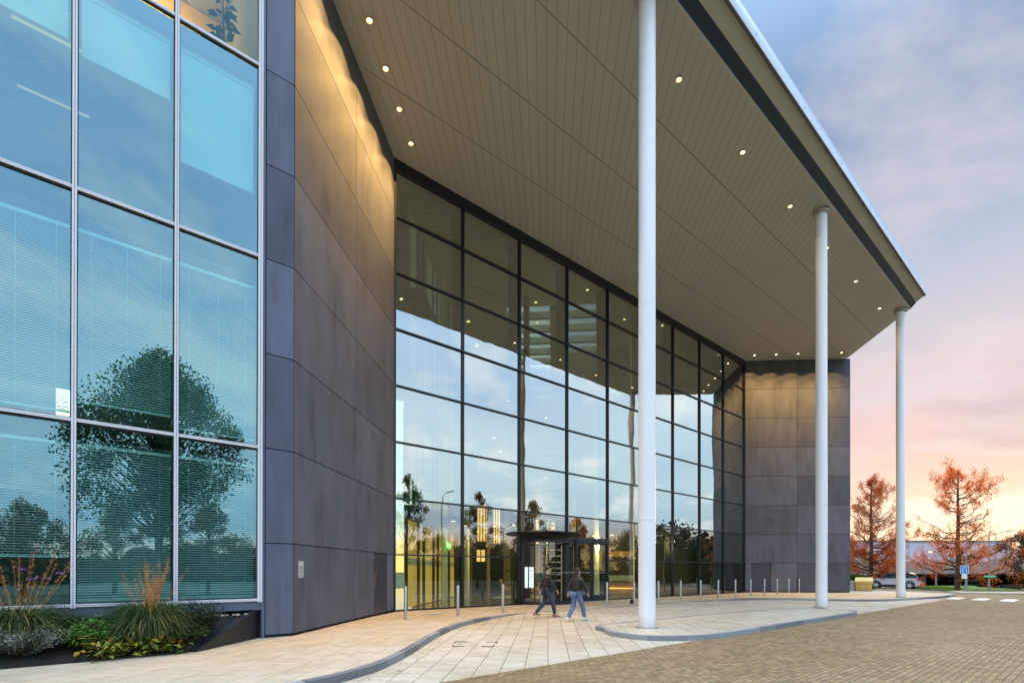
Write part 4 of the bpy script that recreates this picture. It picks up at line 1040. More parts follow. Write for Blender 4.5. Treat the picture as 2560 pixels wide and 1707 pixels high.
redwood(39.2, 46.0, -.17, 11.0, [(0, 4.2), (.12, 4.7), (.28, 4.3), (.42, 3.0), (.55, 2.4), (.7, 2.6), (.82, 2.2), (.92, 1.3), (1, .3)],
        [(0, 1.0), (.30, 1.0), (.40, .26), (.60, .24), (.70, 1.0), (.9, 1.2), (1, 1)], 'rust red autumn tree with sparse middle, right of the third column', 5, M['lred'], 50, .1, .085, .19, lambda t: .25 if .55 < t < .8 else (.25 if t < .25 else 0), 590)
redwood(38.5, 56.0, -.17, 12.2, [(0, 4.0), (.15, 3.9), (.30, 3.5), (.5, 3.0), (.7, 1.9), (.85, 1.4), (1, .35)],
        [(0, 1.7), (.36, 1.5), (.45, .7), (.7, .75), (.85, 1.0), (1, .8)], 'narrow rust brown autumn tree between right wing and third column', 8, M['lrust'], 60, 0, .088, .2, None, 600)
def broad(x, y, z0, h, R, cz, label, seed, leaf, n=5200, s=.12, trunk=.16, name='broadleaf_tree', group=None, cname='crown', gaps=16, low=.30):
    rnd = random.Random(seed); base = V((x, y, z0)); e = empty(name, base, 0, label, 'tree', group)
    tr = MB(); tr.tube(base, base + V((0, 0, h * .45)), trunk * 1.2, trunk * .8, 8, False); tr.tube(base + V((0, 0, h * .45)), base + V((.1, 0, h * .85)), trunk * .8, .03, 8, False)
    cl = []
    for k in range(gaps):
        a = rnd.uniform(0, 2 * pi); t = rnd.uniform(low, .96); rr_ = R * rnd.random() ** .5 * (sin(pi * min(1, (t - low + .16) / (1.10 - low))) ** .7)
        c = base + V((cos(a) * rr_, sin(a) * rr_, h * t)); cl.append((c, R * rnd.uniform(.12, .27))); tr.tube(base + V((0, 0, h * max(.25, t - .22))), c, trunk * .28, .012, 5, False)
    cl.append((base + V((0, 0, h * .93)), R * .25))
    lv = MB()
    for _ in range(n):
        c, r = rnd.choice(cl); d = V((rnd.gauss(0, 1), rnd.gauss(0, 1), rnd.gauss(0, 1))).normalized() * r * rnd.random() ** .45
        c = c + d; v = V((rnd.gauss(0, 1), rnd.gauss(0, 1), rnd.gauss(0, 1))).normalized() * s * rnd.uniform(.6, 1.5); w = v.cross(V((rnd.gauss(0, 1), rnd.gauss(0, 1), rnd.gauss(0, 1)))).normalized() * s * .6
        lv.ct = min(1, max(0, rnd.gauss(.45, .27) + d.z / r * .1)); lv.add([c, c + v * .5 + w, c + v, c + v * .5 - w], [(0, 1, 2, 3)])
    tr.build('trunk', M['bark'], e); lv.build(cname, leaf, e); return e
gt = 'trees across the road mirrored in the glass'
def mirror(px, Yv, qp=0.):
    P = V(((px - 1280) / 1306 * Yv, Yv, 0)); q = (P - E0).dot(N) - qp; P = P - N * (2 * q); return P.x, P.y
for px, Yv, top, qp, R, lf, nm, lb in (
    (400, 31, 882, 5.4, 4.6, 'lgreen', 'broadleaf_tree', 'big leafy tree mirrored in the office windows'),
    (60, 36, 1250, 5.4, 2.6, 'lautumn', 'broadleaf_tree', 'small round autumn tree mirrored in the left office window'),
    (285, 37, 1252, 5.4, 2.9, 'lautumn', 'broadleaf_tree', 'bushy tree mirrored in the middle office window below the big tree'),
    (520, 38, 1265, 5.4, 3.0, 'lautumn', 'broadleaf_tree', 'bushy tree mirrored in the right office window below the big tree'),
    (1018, 46, 1172, 0, 2.0, 'lgreen', 'broadleaf_tree', 'slim tall green tree mirrored in the first bay of the glass wall'),
    (1198, 52, 1222, 0, 2.3, 'lautumn', 'broadleaf_tree', 'oval tree mirrored in the second bay of the glass wall'),
    (1335, 56, 1248, 0, 2.2, 'lautumn', 'broadleaf_tree', 'oval tree mirrored above the revolving door'),
    (1445, 60, 1288, 0, 2.3, 'lrust', 'broadleaf_tree', 'rusty autumn tree mirrored above the double door'),
    (1565, 64, 1322, 0, 3.2, 'lautumn', 'broadleaf_tree', 'wide autumn tree mirrored in the glass above the reception desk'),
    (1652, 72, 1305, 0, 2.6, 'ldark', 'evergreen_tree', 'dark evergreen mirrored right of the tallest column'),
    (1708, 76, 1316, 0, 3.0, 'ldark', 'evergreen_tree', 'wide dark evergreen mirrored in the seventh glass bay'),
    (1762, 74, 1322, 0, 2.3, 'ldark', 'evergreen_tree', 'dark evergreen mirrored in the eighth glass bay'),
    (1790, 66, 1345, 0, 2.5, 'ldark', 'evergreen_tree', 'low dark evergreen mirrored near the right end of the glass wall'),
    (1100, 66, 1338, 0, 3.6, 'lautumn', 'broadleaf_tree', 'low tree mirrored beside the lamp post in the first glass bay'),
    (1262, 72, 1352, 0, 3.8, 'lgreen', 'broadleaf_tree', 'low green tree mirrored left of the revolving door'),
    (1390, 78, 1352, 0, 4.0, 'lgreen', 'broadleaf_tree', 'low green tree mirrored right of the revolving door')):
    X, Y = mirror(px, Yv, qp); h = 1.54 + (1424 - top) * Yv / 1306 + .2
    big = h > 12
    broad(X, Y, -.17, h, R, 0, lb, int(px), M[lf], 30000 if big else 8500, .13 if big else .12, .2 if big else .12, nm, gt, gaps=190 if big else 62, low=.37 if big else .22)
# hedge-like tree belt closing the far side of the road (seen only in the glass)
mb = MB(); rnd = random.Random(77)
for k in range(42000):
    a = rnd.uniform(-1.35, .80); D = rnd.uniform(64, 74); hh = 5.0 + 1.1 * sin(a * 9) + .9 * sin(a * 23) + .5 * sin(a * 61)
    if .36 < a < .56: hh *= .42
    if a > .56: hh = 7.2 + 1.6 * sin(a * 40) + .8 * sin(a * 97)
    c = V((D * cos(a) + 8, D * sin(a) - 0, rnd.uniform(-.2, hh)))
    v = V((rnd.gauss(0, 1), rnd.gauss(0, 1), rnd.gauss(0, 1))).normalized() * rnd.uniform(.22, .5); w = v.cross(V((rnd.gauss(0, 1), rnd.gauss(0, 1), rnd.gauss(0, 1)))).normalized() * .2
    mb.ct = rnd.random(); mb.quad(c - w, c + w, c + v + w, c + v - w)
for a in np.arange(-1.35, .80, .014): mb.tube((72 * cos(a) + 8, 72 * sin(a), -.2), (72 * cos(a) + 8, 72 * sin(a), 1.6 if .36 < a < .56 else 3.4 if a < .56 else 5.4), 1.2, .7, 7)
tag(mb.build('tree_belt', M['ldark']), 'dark band of shrubs and trees across the road mirrored low in the glass', 'tree belt', kind='stuff')

# ------------------------------------------------------------------ far right: car park, white hall, lamps
M['cpc'] = concrete_panel('car_park_concrete', (.26, .215, .195), .8)
cp = empty('car_park', (52, 60, -.5), 0, 'low concrete car park with dark open deck behind the rust red tree', 'car park')
A1, A2 = V((35.5, 50.5, 0)), V((48.5, 64, 0))      # front line of the deck parapet, left part
def par(a, b, z0, z1, t=.25, name='parapet', mat=None, mb=None):
    own = mb is None; mb = mb or MB(); d = (b - a).normalized(); n = V((-d.y, d.x, 0)) * t
    mb.hexa([V((a.x, a.y, z0)), V((b.x, b.y, z0)), V((b.x + n.x, b.y + n.y, z0)), V((a.x + n.x, a.y + n.y, z0)), V((a.x, a.y, z1)), V((b.x, b.y, z1)), V((b.x + n.x, b.y + n.y, z1)), V((a.x + n.x, a.y + n.y, z1))])
    return mb.build(name, mat or M['cpc'], cp) if own else None
F0, F1, F2 = V((30.0, 63, 0)), V((56.0, 61.0, 0)), V((84, 59.5, 0))
par(F0, F1, 1.36, 2.80); par(F1, F2, 1.36, 3.15)
mb = MB(); mb.hexa([F0 + V((0, .25, 1.36)), F2 + V((0, .25, 1.36)), V((104, 92, 1.36)), V((30, 92, 1.36)), F0 + V((0, .25, 1.6)), F2 + V((0, .25, 1.6)), V((104, 92, 1.6)), V((30, 92, 1.6))]); mb.build('deck', M['islab'], cp)
pm_ = simple('car_park_pillar', (.10, .07, .03), .8)
for X in (39.5, 42.3, 45.5, 48.8, 53.0): mb = MB(); mb.box(X - .25, X + .25, 61.9, 62.4, -1.0, 1.29); mb.build('pillar', pm_, cp)
for X in np.arange(34, 78, 4.6):
    for Y in (68, 76): mb = MB(); mb.box(X - .25, X + .25, Y, Y + .5, -1.2, 1.29); mb.build('pillar', pm_, cp)
mb = MB(); mb.box(61.3, 62.3, 59.7, 60.5, -1.2, 1.355); mb.build('pillar', M['cpc'], cp)
mb = MB(); mb.box(30, 104, 92, 92.4, -1.2, 1.6); mb.build('rear_wall', M['joint'], cp)
for x0, x1, Y, z in ((44, 47, 90, 0), (52, 55, 88, .2), (60, 64, 90, .1), (38.8, 39.3, 66, -.1)):
    mb = MB(); mb.box(x0, x1, Y, Y + .1, z, z + .9); mb.build('lit_opening', lit('car_park_glow' + str(x0), (.8, .5, .15), .35), cp)
mb = MB(); mb.box(30.5, 79, 62.5, 91, 1.30, 1.355); mb.build('deck_underside', M['joint'], cp)
for x0 in (49.6, 62.3, 66.2): mb = MB(); mb.box(x0, x0 + .5, 70, 70.05, .6, 1.0); mb.build('notice', simple('pale_notice' + str(x0), (.5, .48, .42), .7), cp)
hall = empty('warehouse', (95, 118, 0), 0, 'long pale grey flat-roofed hall on the horizon behind the car park', 'building')
mb = MB(); mb.box(66, 104.6, 110, 150, -1, 8.0); mb.build('wall', simple('pale_cladding', (.48, .48, .56), .6, 0, .04, .1), hall)
mb = MB(); mb.box(65.8, 104.8, 109.8, 150.2, 8.0, 8.25); mb.build('roof_edge', simple('brown_trim', (.25, .18, .16), .6), hall)
mb = MB(); mb.box(104.8, 150, 118, 150, -1, 6.9); mb.build('annexe', simple('pale_cladding_b', (.44, .43, .50), .6, 0, .04, .1), hall)
mb = MB()
for k in range(12): mb.box(68 + k * 3.1, 68.06 + k * 3.1, 109.96, 109.995, 0, 7.9)
mb.build('cladding_joint', simple('cladding_joint', (.32, .32, .38), .6), hall)
# street lamps
def lamp(x, y, h, arms, label, z0=-.15, lit_=False, sgn=None):
    e = empty('street_lamp', (x, y, z0), 0, label, 'street lamp'); mb = MB()
    mb.tube((x, y, z0), (x, y, z0 + 1.3), .085, .08, 12); mb.tube((x, y, z0 + 1.3), (x, y, h), .055, .04, 10); mb.build('post', M['galv'], e)
    for a, L in arms:
        mb = MB(); d = V((cos(a), sin(a), 0)); p = V((x, y, h)); mb.tube(p, p + d * L * .5 + V((0, 0, .28)), .03, .025, 8); mb.tube(p + d * L * .5 + V((0, 0, .28)), p + d * L + V((0, 0, .42)), .025, .02, 8); mb.build('arm', M['galv'], e)
        mb = MB(); q = p + d * L + V((0, 0, .42)); mb.bar(q - d * .1, q + d * .5 + V((0, 0, .06)), .16, .07); hd = mb.build('lamp_head', M['galv'], e, label=None)
        if lit_: mb = MB(); c = q + d * .25; mb.box(c.x - .12, c.x + .12, c.y - .12, c.y + .12, c.z - .06, c.z - .03); mb.build('lens', emit('street_lamp_glow', (1, .6, .2), 25), hd)
M['galv'] = simple('galvanised_steel', (.30, .29, .29), .5, .5, .1, 4)
lamp(37.3, 42.9, 5.45, [(radians(-8), .8)], 'single arm street lamp carrying the blue sign, in front of the red tree')
lamp(40.0, 43.8, 4.55, [(radians(-5), 1.5)], 'single arm street lamp carrying the green name plate')
lamp(60.2, 65.0, 6.3, [(0.1, 1.7), (pi + .1, 1.7)], 'double arm lamp on the car park roof, nearer and taller', 1.5)
lamp(68.4, 72.0, 5.8, [(0.1, 1.5), (pi + .1, 1.5)], 'double arm lamp on the car park roof, farther right', 1.5)
lamp(47.4, 58.4, 3.4, [(radians(200), .7)], 'small lit lamp glowing orange through the red tree', -.2, True)
for (px, Yv, top, ar), lb in zip([(1106, 44, 1238, 0), (1262, 52, 1318, 1), (1663, 68, 1356, 1), (1508, 64, 1340, 1)], ['unlit lamp post mirrored in the first glass bay', 'lit lamp mirrored left of the revolving door', 'lit lamp mirrored right of the tallest column', 'lit lamp mirrored above the double door edge']):
    X, Y = mirror(px, Yv); lamp(X, Y, 1.54 + (1424 - top) * Yv / 1306, [(radians(110), .9), (radians(-60), .9)] if ar else [(radians(110), .5)], lb, -.15, bool(ar))
# signs
bs = empty('road_sign', (37.3, 42.8, 2), 0, 'blue sign with white arrows above small white plate on lamp post', 'sign')
q = V((37.05, 42.78, 0)); sx = V((.86, -.5, 0)).normalized(); SF = Frame(q, sx, V((sx.y, -sx.x, 0)))
blue = simple('sign_blue', (.02, .22, .62), .4, 0, .03); wht = simple('sign_white', (.75, .76, .78), .4, 0, .03)
mb = MB(); mb.fbox(SF, -.27, .27, 0, .02, 1.42, 2.10); mb.build('sign_edge', wht, bs)
mb = MB(); mb.fbox(SF, -.24, .24, .02, .024, 1.45, 2.07); mb.build('sign_face', blue, bs)
mb = MB()
for z, w in ((1.99, .16), (1.93, .11), (1.87, .17)): mb.fbox(SF, -w, w, .024, .028, z, z + .022)
for a in (-.12, .12):
    mb.fbox(SF, a - .02, a + .02, .024, .028, 1.52, 1.74); mb.add([SF(a - .07, .028, 1.72), SF(a + .07, .028, 1.72), SF(a, .028, 1.81)], [(0, 1, 2)])
mb.fbox(SF, -.12, -.04, .024, .028, 1.50, 1.54); mb.build('sign_arrows', wht, bs)
mb = MB(); mb.fbox(SF, -.17, .17, 0, .02, 1.02, 1.40); mb.build('lower_plate', wht, bs)
gs = empty('street_name_sign', (40, 43.7, 1), 0, 'small green name plate with white lettering on the right lamp post', 'sign')
G_ = Frame((39.97, 43.68, 0), sx, V((sx.y, -sx.x, 0)))
mb = MB(); mb.fbox(G_, -.40, .38, 0, .02, 1.10, 1.32); mb.build('plate', simple('sign_green', (.0, .38, .14), .4, 0, .03), gs)
mb = MB(); mb.add([G_(-.36, .023, 1.21), G_(-.26, .023, 1.15), G_(-.26, .023, 1.27)], [(0, 2, 1)]); mb.fbox(G_, -.27, -.2, .02, .024, 1.195, 1.225)
for k in range(9): mb.fbox(G_, -.15 + k * .054, -.115 + k * .054, .02, .024, 1.18, 1.18 + (.07 if k % 3 else .09))
mb.build('lettering', wht, gs)
# grass verge & kerb
M['grass'] = simple('verge_grass', (.10, .14, .015), .9, 0, .45, 3, .03)
vg = [V((43, 61, 0)), V((40.0, 52.0, 0)), V((38.1, 47.4, 0)), V((36.6, 43.9, 0)), V((37.3, 41.9, 0)), V((39.6, 42.0, 0)), V((43.2, 42.6, 0)), V((46, 47, 0)), V((50, 56, 0)), V((54, 61, 0))]
mb = MB(); mb.prism([(p.x, p.y) for p in vg], -.3, -.02); tag(mb.build('grass_verge', M['grass']), kind='structure')
mb = MB(); rnd = random.Random(5)
for k in range(5000):
    i = rnd.randrange(3); t = rnd.random(); p = vg[i].lerp(vg[i + 1], t).lerp(V((47, 53, 0)), rnd.random() ** 1.5 * .6 + .03); mb.ct = rnd.random(); a = rnd.uniform(0, 6.28); w = V((cos(a), sin(a), 0)) * .02; tpp = p + V((rnd.gauss(0, .03), rnd.gauss(0, .03), rnd.uniform(.05, .10))); mb.quad(p - w - V((0, 0, .02)), p + w - V((0, 0, .02)), tpp + w * .2, tpp - w * .2)
tag(mb.build('grass_blades', leafmat('verge_blades', [(.08, .12, .015), (.16, .22, .03), (.24, .30, .04)], .3)), 'short bright green grass on the verge under the red tree', 'grass', kind='stuff')
mb = MB(); kp = vg[:7]; mb.ct = .3
for a, b in zip(kp, kp[1:]):
    mb.hexa([V((x.x, x.y, z)) for z in (-.3, 0.0) for x in (a + (a - b).normalized().cross(V((0, 0, 1))) * 0, b, b + V((.05, .12, 0)), a + V((.05, .12, 0)))])
tag(mb.build('kerb', M['kerb']), kind='structure')
mb = MB(); mb.prism([(p.x, p.y) for p in [V((34.6, 40.3, 0)), V((38.5, 38.6, 0)), V((47, 42.5, 0)), V((44, 43.2, 0)), V((39.6, 41.9, 0)), V((37.2, 41.8, 0)), V((36.4, 43.0, 0)), V((35.2, 42.4, 0))]], -.3, -.01); tag(mb.build('pavement', M['sett']), kind='structure')
# grit bin, block, hedge, barrier
gb = empty('grit_bin', (28.7, 42.6, 0), radians(-36), 'yellow grit bin with sloping lid beside the right concrete wing', 'bin')
yb = simple('yellow_plastic', (.70, .44, .13), .5, 0, .08, 2)
mb = MB(); mb.hexa([(-.5, -.36, .10), (.5, -.36, .10), (.5, .36, .10), (-.5, .36, .10), (-.58, -.42, .66), (.58, -.42, .66), (.58, .42, .66), (-.58, .42, .66)])
for x in (-.42, .0, .42): mb.box(x - .1, x + .1, -.34, .34, 0, .10)
for x in (-.25, .25): mb.box(x - .03, x + .03, -.44, -.36, .12, .6)
mb.build('tub', yb, gb, world=False, bevel=.02)
mb = MB(); mb.hexa([(-.62, -.47, .64), (.62, -.47, .64), (.62, .47, .64), (-.62, .47, .64), (-.62, -.47, .82), (.62, -.47, .82), (.60, .40, 1.12), (-.60, .40, 1.12)]); mb.build('lid', yb, gb, world=False, bevel=.02)
mb = MB(); mb.prism([(27.85, 43.9), (27.85, 42.9), (28.35, 42.75), (28.45, 43.7)], -.1, .82); tag(mb.build('concrete_block', simple('pale_block', (.45, .43, .42), .8, 0, .1), bevel=.03), 'pale concrete block between right wing and yellow grit bin', 'block')
hd = empty('hedge', (29.6, 45.4, 0), 0, 'dark clipped green hedge behind the yellow grit bin', 'hedge'); mb = MB(); rnd = random.Random(14)
for k in range(5200):
    t = rnd.random(); c = V((28.0, 45.2, 0)).lerp(V((30.1, 44.7, 0)), t); u = rnd.random(); hh = 1.38 - (.35 * max(0, t - .7) / .3)
    p = c + V((rnd.uniform(-.7, .7), rnd.uniform(-.7, .7), rnd.uniform(0, hh))); v = V((rnd.gauss(0, 1), rnd.gauss(0, 1), rnd.gauss(0, 1))).normalized() * .07; w = v.cross(V((rnd.random(), rnd.random(), rnd.random()))).normalized() * .05; mb.ct = rnd.random(); mb.quad(p - w, p + w, p + v + w, p + v - w)
mb.build('foliage', M['lgreen'], hd)
rb = empty('road_barrier', (44.0, 57.0, 0), radians(-30), 'low red plastic road barrier behind the white car', 'barrier'); mb = MB(); mb.hexa([(-.9, -.25, -.14), (.9, -.25, -.14), (.9, .25, -.14), (-.9, .25, -.14), (-.75, -.12, .48), (.75, -.12, .48), (.75, .12, .48), (-.75, .12, .48)]); mb.build('barrier_body', simple('red_barrier', (.75, .05, .02), .4), rb, world=False, bevel=.05)
mb = MB(); [mb.box(x - .12, x + .12, -.27, .27, -.14, -.02) for x in (-.6, .6)]; mb.build('foot', M['black'], rb, world=False)

# ------------------------------------------------------------------ cars
def car(x, y, z, rz, col, label, L=4.45, W=1.86, Hh=1.62, name='parked_car', suv=True, group=None, rimmat=None, roofm=None):
    e = empty(name, (x, y, z), rz, label, 'car', group)
    paint = simple('car_paint_%s' % label[:12], col, .22, .15, .03, 1)
    k = L / 4.45; hz = Hh / 1.62
    side = [(-2.20, .38), (-2.23, .62), (-2.15, .86), (-1.98, .98), (-1.30, 1.06), (-1.05, 1.07), (1.80, 1.10), (2.16, 1.04), (2.22, .78), (2.20, .42), (1.9, .26), (-1.9, .26)]
    side = [(a * k, b * hz) for a, b in side]
    mb = MB(); hw_ = W / 2; ys_ = [(-hw_, .86), (-hw_ * .97, 1.0), (hw_ * .97, 1.0), (hw_, .86)]; n = len(side); vs = []
    for yy, s in ((-hw_ * .93, 1.0), (-hw_, .93), (hw_, .93), (hw_ * .93, 1.0)):
        for a, b in side: vs.append((a * (1 if abs(yy) < hw_ else .985), yy, (b - .6) * s + .6))
    fs = []
    for j in range(3):
        for i in range(n): fs.append((j * n + i, (j + 1) * n + i, (j + 1) * n + (i + 1) % n, j * n + (i + 1) % n))
    fs += [tuple(range(n - 1, -1, -1))[::-1], tuple(range(3 * n, 4 * n))[::-1]]
    mb.add(vs, fs); autosmooth(mb.build('body', paint, e, world=False, bevel=.03), 35)
    gh = [(-1.12, 1.05), (-.42, 1.52), (-.1, 1.60), (1.35, 1.60), (1.75, 1.46), (2.02, 1.05)]
    gh = [(a * k, b * hz) for a, b in gh]; mb = MB(); n = len(gh)
    vs = [(a, -hw_ * (.90 if b < 1.1 * hz else .74), b) for a, b in gh] + [(a, hw_ * (.90 if b < 1.1 * hz else .74), b) for a, b in gh]
    mb.add(vs, [tuple(range(n)), tuple(range(2 * n - 1, n - 1, -1))] + [(i, n + i, n + (i + 1) % n, (i + 1) % n) for i in range(n)])
    autosmooth(mb.build('roof', roofm or paint, e, world=False, bevel=.03), 30)
    wg = simple('car_glass_%s' % label[:10], (.03, .045, .06), .08)
    mb = MB()
    for s in (-1, 1):
        y0, y1 = hw_ * .905 * s, hw_ * .775 * s; P = lambda a, b: (a * k, s * (hw_ * .90 + (hw_ * .74 - hw_ * .90) * (b - 1.05) / .5) + s * .012, b * hz)
        for q in ([(-.92, 1.12), (-.36, 1.48), (.28, 1.52), (.28, 1.12)], [(.34, 1.12), (.34, 1.52), (1.12, 1.51), (1.12, 1.13)], [(1.2, 1.14), (1.2, 1.5), (1.5, 1.46), (1.78, 1.16)]):
            mb.quad(*[P(a, b) for a, b in q])
    mb.quad((-1.13 * k, -hw_ * .8, 1.10 * hz), (-1.13 * k, hw_ * .8, 1.10 * hz), (-.46 * k, hw_ * .68, 1.52 * hz), (-.46 * k, -hw_ * .68, 1.52 * hz)); mb.quad((2.03 * k, hw_ * .78, 1.10 * hz), (2.03 * k, -hw_ * .78, 1.10 * hz), (1.79 * k, -hw_ * .66, 1.44 * hz), (1.79 * k, hw_ * .66, 1.44 * hz))
    mb.build('window', wg, e, world=False)
    for wx in (-1.38, 1.36):
        for s in (-1, 1):
            mb = MB(); mb.tube((wx * k, s * (hw_ - .22), .36), (wx * k, s * (hw_ + .012), .36), .36, .355, 24); w = autosmooth(mb.build('wheel', M['black'], e, world=False))
            mb = MB(); yy = s * (hw_ + .02)
            for j in range(5):
                a = j * 2 * pi / 5; c = (wx * k, yy, .36); mb.add([(c[0] + .05 * cos(a + 1.4), yy, .36 + .05 * sin(a + 1.4)), (c[0] + .05 * cos(a - 1.4), yy, .36 + .05 * sin(a - 1.4)), (c[0] + .25 * cos(a - .22), yy, .36 + .25 * sin(a - .22)), (c[0] + .25 * cos(a + .22), yy, .36 + .25 * sin(a + .22))], [(0, 1, 2, 3)])
            mb.tube((wx * k, yy - s * .01, .36), (wx * k, yy + s * .005, .36), .07, .07, 12)
            mb.build('rim', rimmat or M['alu'], w, world=False)
            mb = MB()
            for j in range(12): a0, a1 = pi * j / 12 , pi * (j + 1) / 12; r0, r1 = .38, .46; mb.quad(*[(wx * k + r * cos(a), s * (hw_ + .006), .36 + r * sin(a)) for r, a in ((r0, a0), (r1, a0), (r1, a1), (r0, a1))])
            mb.build('wheel_arch', M['black'], e, world=False)
    for s in (-1, 1):
        mb = MB(); mb.box(-2.215 * k, -1.95 * k, s * hw_ * .9 - .12, s * hw_ * .9 + .12, .74, .86); mb.build('headlight', simple('lens_' + label[:8], (.5, .5, .55), .1), e, world=False)
        mb = MB(); mb.box(1.98 * k, 2.225 * k, s * hw_ * .9 - .08, s * hw_ * .9 + .08, .84, 1.12); mb.build('tail_light', M['red'], e, world=False)
        mb = MB(); mb.ball((-.75 * k, s * (hw_ + .10), 1.10), .12, .09, .08); mb.build('wing_mirror', M['black'], e, world=False)
        mb = MB(); mb.box(-1.0 * k, 1.0 * k, s * hw_ - .02, s * hw_ + .012, .26, .42); mb.build('sill', M['black'], e, world=False)
    return e
car(39.0, 53.4, -.12, radians(-41), (.62, .65, .74), 'white compact SUV parked behind the third column', roofm=simple('black_roof', (.02, .025, .04), .2))
car(39.6, 60.5, -.12, radians(-38), (.60, .62, .68), 'white estate car partly hidden by the hedge', W=1.8, Hh=1.5)
car(37.5, 58.5, -.1, radians(-70), (.30, .36, .44), 'pale blue grey car roof showing behind the hedge', Hh=1.45)
dkc = (.012, .013, .018)
car(56.2, 64.8, -.95, radians(3), dkc, 'black car inside the car park left of the concrete pillar', Hh=1.55)
car(62.3, 66.0, -.95, radians(8), (.02, .025, .04), 'dark blue car at the right picture edge inside the car park', Hh=1.5)
car(42.9, 71, -.6, radians(15), (.05, .05, .06), 'dark car deep under the car park deck, left', Hh=1.5)
car(47.5, 70, -.6, radians(10), (.05, .05, .06), 'dark car deep under the car park deck beside the tree trunk', Hh=1.5)
car(65.0, 67, 1.62, radians(0), (.55, .58, .60), 'white car on the car park roof, only its roof showing', Hh=1.5)
broad(76, 78, 1.0, 6.2, 3.4, 0, 'dark green pine-like tree at the right edge behind the car park', 91, M['ldark'], 5200, .16, .14, 'roadside_tree', low=.2)
broad(46.2, 68.5, -.2, 4.6, 2.6, 0, 'olive green shrub behind the car park parapet beside the third column', 92, M['lmid'], 2500, .12, .10, 'roadside_tree', low=.2)
broad(70, 82, -.2, 5.6, 3.0, 0, 'dark green tree behind the red tree branches', 93, M['ldark'], 2500, .16, .10, 'roadside_tree', low=.2)

